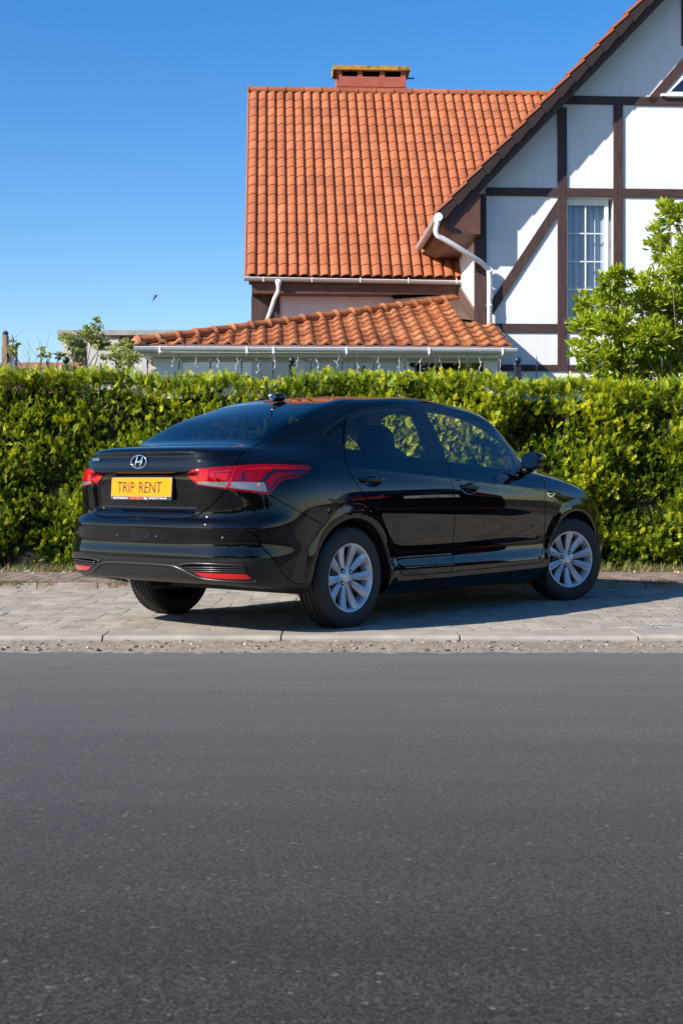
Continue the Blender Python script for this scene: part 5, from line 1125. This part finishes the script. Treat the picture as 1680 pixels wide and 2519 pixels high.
def tree(name, label, cat, blobs, Y, base, nleaf, size, mat, trunk_r, seed, yspread=.8, group=None, tlo=.5, airy=1.0, dpx=0):
    """blobs: (px, py, rx, ry) crown clumps read off the photo at depth Y; each gets its own limb"""
    r = np.random.default_rng(seed); k = Y/3500
    C_ = [(Vector(((px+dpx-840)*k, Y+r.uniform(-1, 1)*yspread, CAM_H+(1178-py-dpx*.6)*k)), rx*k, ry*k) for px, py, rx, ry in blobs]
    bx, bz = base; root = thing(name, label, cat, (bx, Y, 0), 0, group)
    mb = MB(); top = max(c[0].z for c in C_); cz = min(c[0].z for c in C_)
    fork = Vector((0, 0, max(.4, cz-.5))); mb.tube(smooth3([(0, 0, -.1), (.03, .02, fork.z*.5), tuple(fork)], 4), [trunk_r*(1.15-.3*i/8) for i in range(9)], 8)
    P_, T_, D_ = [], [], []; tot = sum(c[1]*c[2] for c in C_)
    for c, rx, ry in C_:
        e = c-Vector((bx, Y, 0)); mid = fork.lerp(e, .5)+Vector((r.normal()*.08, r.normal()*.08, -.08*r.random())); pts = smooth3([tuple(fork), tuple(mid), tuple(e)], 5); n_ = len(pts)
        mb.tube(pts, [max(.006, trunk_r*.30*(1-i/n_)**1.5) for i in range(n_)], 6)
        nt = max(4, int(10*rx/.3))
        for j in range(nt):
            dv = Vector(r.normal(size=3)); dv.normalize(); tip = e+Vector((dv.x*rx, dv.y*rx*.8, dv.z*ry)); mb.tube([e, e.lerp(tip, .55)+Vector(r.normal(size=3)*.02), tip], [.008, .005, .002], 4)
        n = int(nleaf*rx*ry/tot); cl = r.normal(size=(max(3, n//14), 3)); cl /= np.linalg.norm(cl, axis=1)[:, None]; cl *= (r.random((len(cl), 1))**.45)
        ci = r.integers(0, len(cl), n); p = cl[ci]+r.normal(size=(n, 3))*.14*airy; p = p*np.array([rx, min(rx, ry)*.9+.05, ry])+np.array([c.x, c.y, c.z])
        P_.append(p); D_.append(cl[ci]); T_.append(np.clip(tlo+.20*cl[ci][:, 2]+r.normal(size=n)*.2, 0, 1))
    P_, T_, D_ = np.concatenate(P_), np.concatenate(T_), np.concatenate(D_)
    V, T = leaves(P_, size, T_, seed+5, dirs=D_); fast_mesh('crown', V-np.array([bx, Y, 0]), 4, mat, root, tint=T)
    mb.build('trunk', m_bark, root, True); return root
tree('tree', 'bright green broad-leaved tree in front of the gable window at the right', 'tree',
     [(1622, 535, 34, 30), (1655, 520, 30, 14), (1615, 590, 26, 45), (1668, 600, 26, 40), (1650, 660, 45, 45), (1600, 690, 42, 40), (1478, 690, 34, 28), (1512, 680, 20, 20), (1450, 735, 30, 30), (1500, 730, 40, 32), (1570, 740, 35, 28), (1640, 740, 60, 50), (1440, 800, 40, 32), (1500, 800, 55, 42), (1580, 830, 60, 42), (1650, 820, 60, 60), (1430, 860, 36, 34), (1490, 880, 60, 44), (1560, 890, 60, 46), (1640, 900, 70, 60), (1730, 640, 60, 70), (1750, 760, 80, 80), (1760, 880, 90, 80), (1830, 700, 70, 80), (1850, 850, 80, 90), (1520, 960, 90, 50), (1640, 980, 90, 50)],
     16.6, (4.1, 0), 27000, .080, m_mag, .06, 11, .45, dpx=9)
m_far = tintmat('shrub leaf', [(0, (.14, .19, .04)), (.5, (.34, .40, .08)), (1, (.50, .52, .13))], .5, trans=.4)
tree('shrub', 'ragged green shrub in front of the grey unfinished building', 'shrub', [(228, 790, 10, 14), (242, 800, 8, 12), (210, 812, 16, 10), (185, 845, 22, 14), (215, 830, 28, 18), (245, 840, 22, 22), (190, 870, 20, 14), (172, 835, 10, 14)], 19.0, ((205-840)/3500*19, 0), 1200, .055, m_far, .035, 21, .3, tlo=.45)
tree('shrub', 'green shrub at the left corner of the veranda roof', 'shrub', [(312, 850, 18, 20), (285, 872, 20, 16), (330, 885, 24, 22), (300, 895, 24, 16), (262, 880, 8, 8)], 19.0, ((305-840)/3500*19, 0), 1000, .055, m_far, .03, 22, .3, tlo=.5)
tree('sapling', 'thin sapling at the left edge, above the low brick roof', 'sapling', [(34, 838, 7, 9), (28, 860, 8, 9), (36, 872, 9, 8)], 17.0, ((32-840)/3500*17, 0), 150, .05, m_far, .012, 23, .1)
tree('sapling', 'thin sapling between the left edge and the grey unfinished building', 'sapling', [(104, 858, 4, 5), (108, 873, 6, 5), (122, 876, 4, 4), (145, 872, 8, 8)], 17.0, ((110-840)/3500*17, 0), 130, .05, m_far, .010, 24, .1)
# bare twigs at the far left
mb = MB(); rr = np.random.default_rng(5)
for k in range(9):
    a = rr.uniform(-.5, .6); p0 = Vector(((55-840)/3500*18+rr.normal()*.05, 18, 1.6)); h_ = rr.uniform(.6, 1.25); p1 = p0+Vector((a*h_*.5, 0, h_)); mb.tube([p0, p0.lerp(p1, .5)+Vector((rr.normal()*.03, 0, 0)), p1], [.006, .004, .0015], 4)
    for j in range(3): q0 = p0.lerp(p1, .4+.2*j); mb.tube([q0, q0+Vector((rr.normal()*.12, 0, .18))], [.003, .0012], 4)
mb.tube([((55-840)/3500*18, 18, 0), ((55-840)/3500*18, 18, 1.7)], .012, 6)
sh = mb.build('bare_shrub', m_bark); tag(sh, 'bare twiggy shrub rising above the hedge near the left edge', 'shrub')
# trees on the far side of the road, behind the viewer: what the dark paint mirrors
m_dk = tintmat('dark leaf', [(0, (.012, .022, .006)), (.5, (.03, .05, .012)), (1, (.06, .085, .02))], .6, trans=.2)
rt = np.random.default_rng(41); proto = []
for v_ in range(2):
    root = thing('tree', 'dark leafy tree across the road, standing behind the viewer', 'tree', (-30+4*v_, -24, 0), 0, 'trees across the road')
    n = 3200; d = rt.normal(size=(n, 3)); d /= np.linalg.norm(d, axis=1)[:, None]; c_l = rt.normal(size=(60, 3)); c_l /= np.linalg.norm(c_l, axis=1)[:, None]; c_l *= (rt.random((60, 1))**.4)
    p = (c_l[rt.integers(0, 60, n)]+rt.normal(size=(n, 3))*.16)*np.array([2.7, 2.4, 2.5])+np.array([0, 0, 3.6]); p[:, 2] = np.abs(p[:, 2]-.3)+.3
    Vt, Tt = leaves(p, .42, rt.random(n), 50+v_, aspect=.7); fast_mesh('crown', Vt, 4, m_dk, root, tint=Tt)
    mbt = MB(); mbt.tube([(0, 0, -.1), (.05, 0, 1.5), (0, .1, 4.6)], [.2, .15, .05], 8); mbt.build('trunk', m_bark, root, True); proto.append(root)
for k in range(2, 17):
    c = copy_tree(proto[k % 2]); c.location = (-30+4.1*k, -24+rt.normal()*.8, 0); c.rotation_euler = (0, 0, rt.uniform(0, 6)); sc_ = rt.uniform(.85, 1.15); c.scale = (sc_, sc_, sc_*rt.uniform(.9, 1.15))
# unfinished building
BY = 46.0; kx = BY/3500
def bx_(px): return (px-840)*kx
def bz_(py): return CAM_H+(1178-py)*kx
ub = thing('unfinished_building', 'grey unfinished block building with flat concrete top behind the shrubs', 'building', (bx_(155), BY, 0))
m_block, t_, b_ = newmat('block wall'); N = t_.nodes; L = t_.links; setp(b_, rough=.9)
tcb = N.new('ShaderNodeTexCoord'); mpb = N.new('ShaderNodeMapping'); mpb.inputs['Rotation'].default_value = (radians(90), 0, 0); L.new(tcb.outputs['Object'], mpb.inputs[0])
bk = N.new('ShaderNodeTexBrick'); L.new(mpb.outputs[0], bk.inputs[0]); bk.inputs['Scale'].default_value = 4; bk.inputs['Color1'].default_value = (.56, .52, .45, 1); bk.inputs['Color2'].default_value = (.50, .46, .41, 1); bk.inputs['Mortar'].default_value = (.28, .25, .22, 1); bk.inputs['Mortar Size'].default_value = .018
L.new(bk.outputs[0], b_.inputs['Base Color'])
W_ = bx_(640)-bx_(155); mb = MB()
def rb(a, b, c, d, y0=0, y1=.3): mb.box((bx_(a)-bx_(155), y0, c if c == 0 else bz_(c)), (bx_(b)-bx_(155), y1, bz_(d)))
rb(155, 182, 0, 825); rb(182, 215, 0, 920); rb(182, 215, 835, 825); rb(215, 293, 0, 825); rb(293, 640, 0, 862)
mb.box((0, .3, 0), (.3, 8, bz_(825))); mb.build('wall', m_block, ub)
mb = MB(); mb.box((-.15, -.12, bz_(825)), (W_, 8, bz_(813))); mb.build('roof_slab', noisemix('raw concrete', (.26, .25, .23), (.34, .33, .30), 2, rough=.9), ub)
mb = MB(); mb.box((bx_(274)-bx_(155), -.01, bz_(831)), (bx_(293)-bx_(155), 0, bz_(826))); mb.build('lintel', plain('red lintel', (.42, .16, .09), .8), ub)
mb = MB(); mb.box((.3, 4, 0), (W_, 4.1, bz_(826))); mb.build('back_wall', plain('dark inside', (.03, .03, .035), .9), ub)
# low brick-red roof and its chimney, far left
BY2 = 40.0
def b2(px, py): return ((px-840)/3500*BY2, CAM_H+(1178-py)/3500*BY2)
sd = thing('shed', 'low red-brown tiled outbuilding at the far left', 'shed', (b2(-60, 0)[0], BY2, 0)); w_ = b2(158, 0)[0]-b2(-60, 0)[0]; zt = b2(0, 884)[1]; zb = b2(0, 912)[1]
mb = MB(); mb.box((0, .3, 0), (w_, 4, zb)); mb.build('wall', plain('brick wall', (.30, .12, .07), .9), sd)
mb = MB(); slabp(mb, [(0, 0, zb), (w_, 0, zb), (w_, 3.0, zt+.16), (0, 3.0, zt+.16)], .12, (0, -.2, .98)); mb.build('roof', noisemix('old tiles', (.26, .10, .06), (.36, .16, .10), 5, rough=.9, bump=.6, bscale=12, stretch=(1, 3, 1), dist=.05), sd)
x1 = b2(3, 0)[0]-b2(-60, 0)[0]; mb = MB(); mb.box((x1, .2, zb), (x1+.11, .5, b2(0, 822)[1])); mb.box((x1-.02, .18, zb), (x1+.13, .52, b2(0, 852)[1])); mb.build('chimney', plain('ochre brick', (.27, .17, .10), .85), sd)
mb = MB(); mb.lathe([(.001, 0), (.07, 0), (.09, .06), (.05, .12), (.001, .14)], 10, 'z', c=(x1+.05, .35, b2(0, 822)[1])); mb.build('cowl', plain('cowl', (.02, .025, .04), .5), sd)
mb = MB(); mb.box((x1+.16, .25, zb), (x1+.36, .5, b2(0, 850)[1])); mb.prism([(x1+.12, b2(0, 850)[1]), (x1+.40, b2(0, 850)[1]), (x1+.36, b2(0, 846)[1]), (x1+.16, b2(0, 846)[1])], .2, .55, 'y'); mb.build('vent_stack', plain('slate', (.13, .15, .19), .6), sd)
# bird
bc_ = Vector(((382-840)/3500*30, 30, CAM_H+(1178-731)/3500*30)); br = thing('bird', 'small dark bird gliding in the sky left of the tiled roof', 'bird', bc_, 0)
mb = MB(); mb.tube([(-.035, 0, -.03), (-.02, 0, -.018), (0, 0, 0), (.02, 0, .016), (.032, 0, .024), (.042, 0, .030)], [.002, .010, .014, .012, .009, .002], 8)
for s in (-1, 1):
    V = [(.012, 0, .012), (-.014, 0, -.010), (-.030+.03*(s < 0), s*.035, -.04*s-.01), (-.055+.09*(s < 0), s*.03, -.085*s), (-.012+.02*(s < 0), s*.03, -.035*s+.012)]
    V = [Vector(v) for v in V]; mb.add([tuple(v) for v in V]+[tuple(v+Vector((.001, .003, .001))) for v in V], [(0, 1, 2, 3, 4), (9, 8, 7, 6, 5), (0, 4, 9, 5), (4, 3, 8, 9), (3, 2, 7, 8), (2, 1, 6, 7)])
bb_ = mb.build('bird_body', plain('feathers', (.015, .03, .05), .7), br, True); br.scale = (1.35, 1.35, 1.35)
# ------------------------------------------------------------------ pieces that stand apart become parts of their own
def split_loose(o):
    me = o.data; n = len(me.vertices); par = np.arange(n)
    E_ = np.zeros(len(me.edges)*2, np.int32); me.edges.foreach_get('vertices', E_); E_ = E_.reshape(-1, 2)
    lab = np.arange(n)
    while True:
        m = np.minimum(lab[E_[:, 0]], lab[E_[:, 1]]); old = lab.copy(); np.minimum.at(lab, E_[:, 0], m); np.minimum.at(lab, E_[:, 1], m); lab = lab[lab]
        if (lab == old).all(): break
    u_ = np.unique(lab)
    if len(u_) < 2: return
    nm = o.name.split('.')[0]; V = np.zeros(n*3, np.float32); me.vertices.foreach_get('co', V); V = V.reshape(-1, 3)
    polys = [tuple(p.vertices) for p in me.polygons]; mi = [p.material_index for p in me.polygons]; sm_ = me.polygons[0].use_smooth
    for u in u_:
        idx_ = np.where(lab == u)[0]; mp_ = {int(i): j for j, i in enumerate(idx_)}; S_ = set(mp_)
        F = [(tuple(mp_[i] for i in p), m_) for p, m_ in zip(polys, mi) if p[0] in S_]
        if not F: continue
        q = mesh_obj(nm, V[idx_], [f for f, _ in F], list(me.materials), o.parent, sm_, midx=[m_ for _, m_ in F]); q.location = o.location; q.rotation_euler = o.rotation_euler
        for md in o.modifiers:
            if md.type == 'BEVEL': b2_ = q.modifiers.new('bevel', 'BEVEL'); b2_.width = md.width; b2_.segments = 2; b2_.limit_method = 'ANGLE'
    bpy.data.objects.remove(o)
for o in list(bpy.data.objects):
    if o.name.split('.')[0] in ('timber_post', 'timber_beam', 'timber_brace', 'veranda_frame', 'wall_clip', 'grille_slats', 'diffuser_fin', 'moulding', 'wheel_housing', 'glazing_bar', 'bracket', 'bumper_slot', 'grille_recess', 'underbody', 'rail', 'side_badge', 'side_badge_centre', 'panel_joint', 'window_frame', 'fascia'): split_loose(o)
def prune(o):
    me = o.data; n = len(me.vertices); E_ = np.zeros(len(me.edges)*2, np.int32); me.edges.foreach_get('vertices', E_); E_ = E_.reshape(-1, 2); lab = np.arange(n)
    while True:
        m = np.minimum(lab[E_[:, 0]], lab[E_[:, 1]]); old = lab.copy(); np.minimum.at(lab, E_[:, 0], m); np.minimum.at(lab, E_[:, 1], m); lab = lab[lab]
        if (lab == old).all(): break
    u_, c_n = np.unique(lab, return_counts=True)
    if len(u_) < 2: return
    keep = u_[np.argmax(c_n)]; bm = bmesh.new(); bm.from_mesh(me); bm.verts.ensure_lookup_table()
    bmesh.ops.delete(bm, geom=[bm.verts[i] for i in np.where(lab != keep)[0]], context='VERTS'); bm.to_mesh(me); bm.free()
for o in car.children:
    if o.name.startswith('side_window'): prune(o)
# the neighbour: the same kind of car, parked further along, outside the frame but mirrored in the doors
car2 = copy_tree(car); car2.location = (5.5, 10.2, 0); car2.rotation_euler = (0, 0, radians(2))
car2['label'] = 'second black saloon, white plate, off to the right, seen only in the door reflections'
for o in (car, car2): o['group'] = 'black saloon cars parked on the pavers'
for o in list(car2.children):
    if o.name.startswith('number_plate'):
        for c in list(o.children):
            if c.name.startswith('plate_face'): c.data = c.data.copy(); c.data.materials.clear(); c.data.materials.append(plain('plate white', (.62, .62, .62), .4))
            elif c.name.startswith('lettering'): bpy.data.objects.remove(c)
        text_mesh('P 419', .30, .068, M_BLACKT, o, plate_pt(-.06, .007), EX, EZ, .0052)
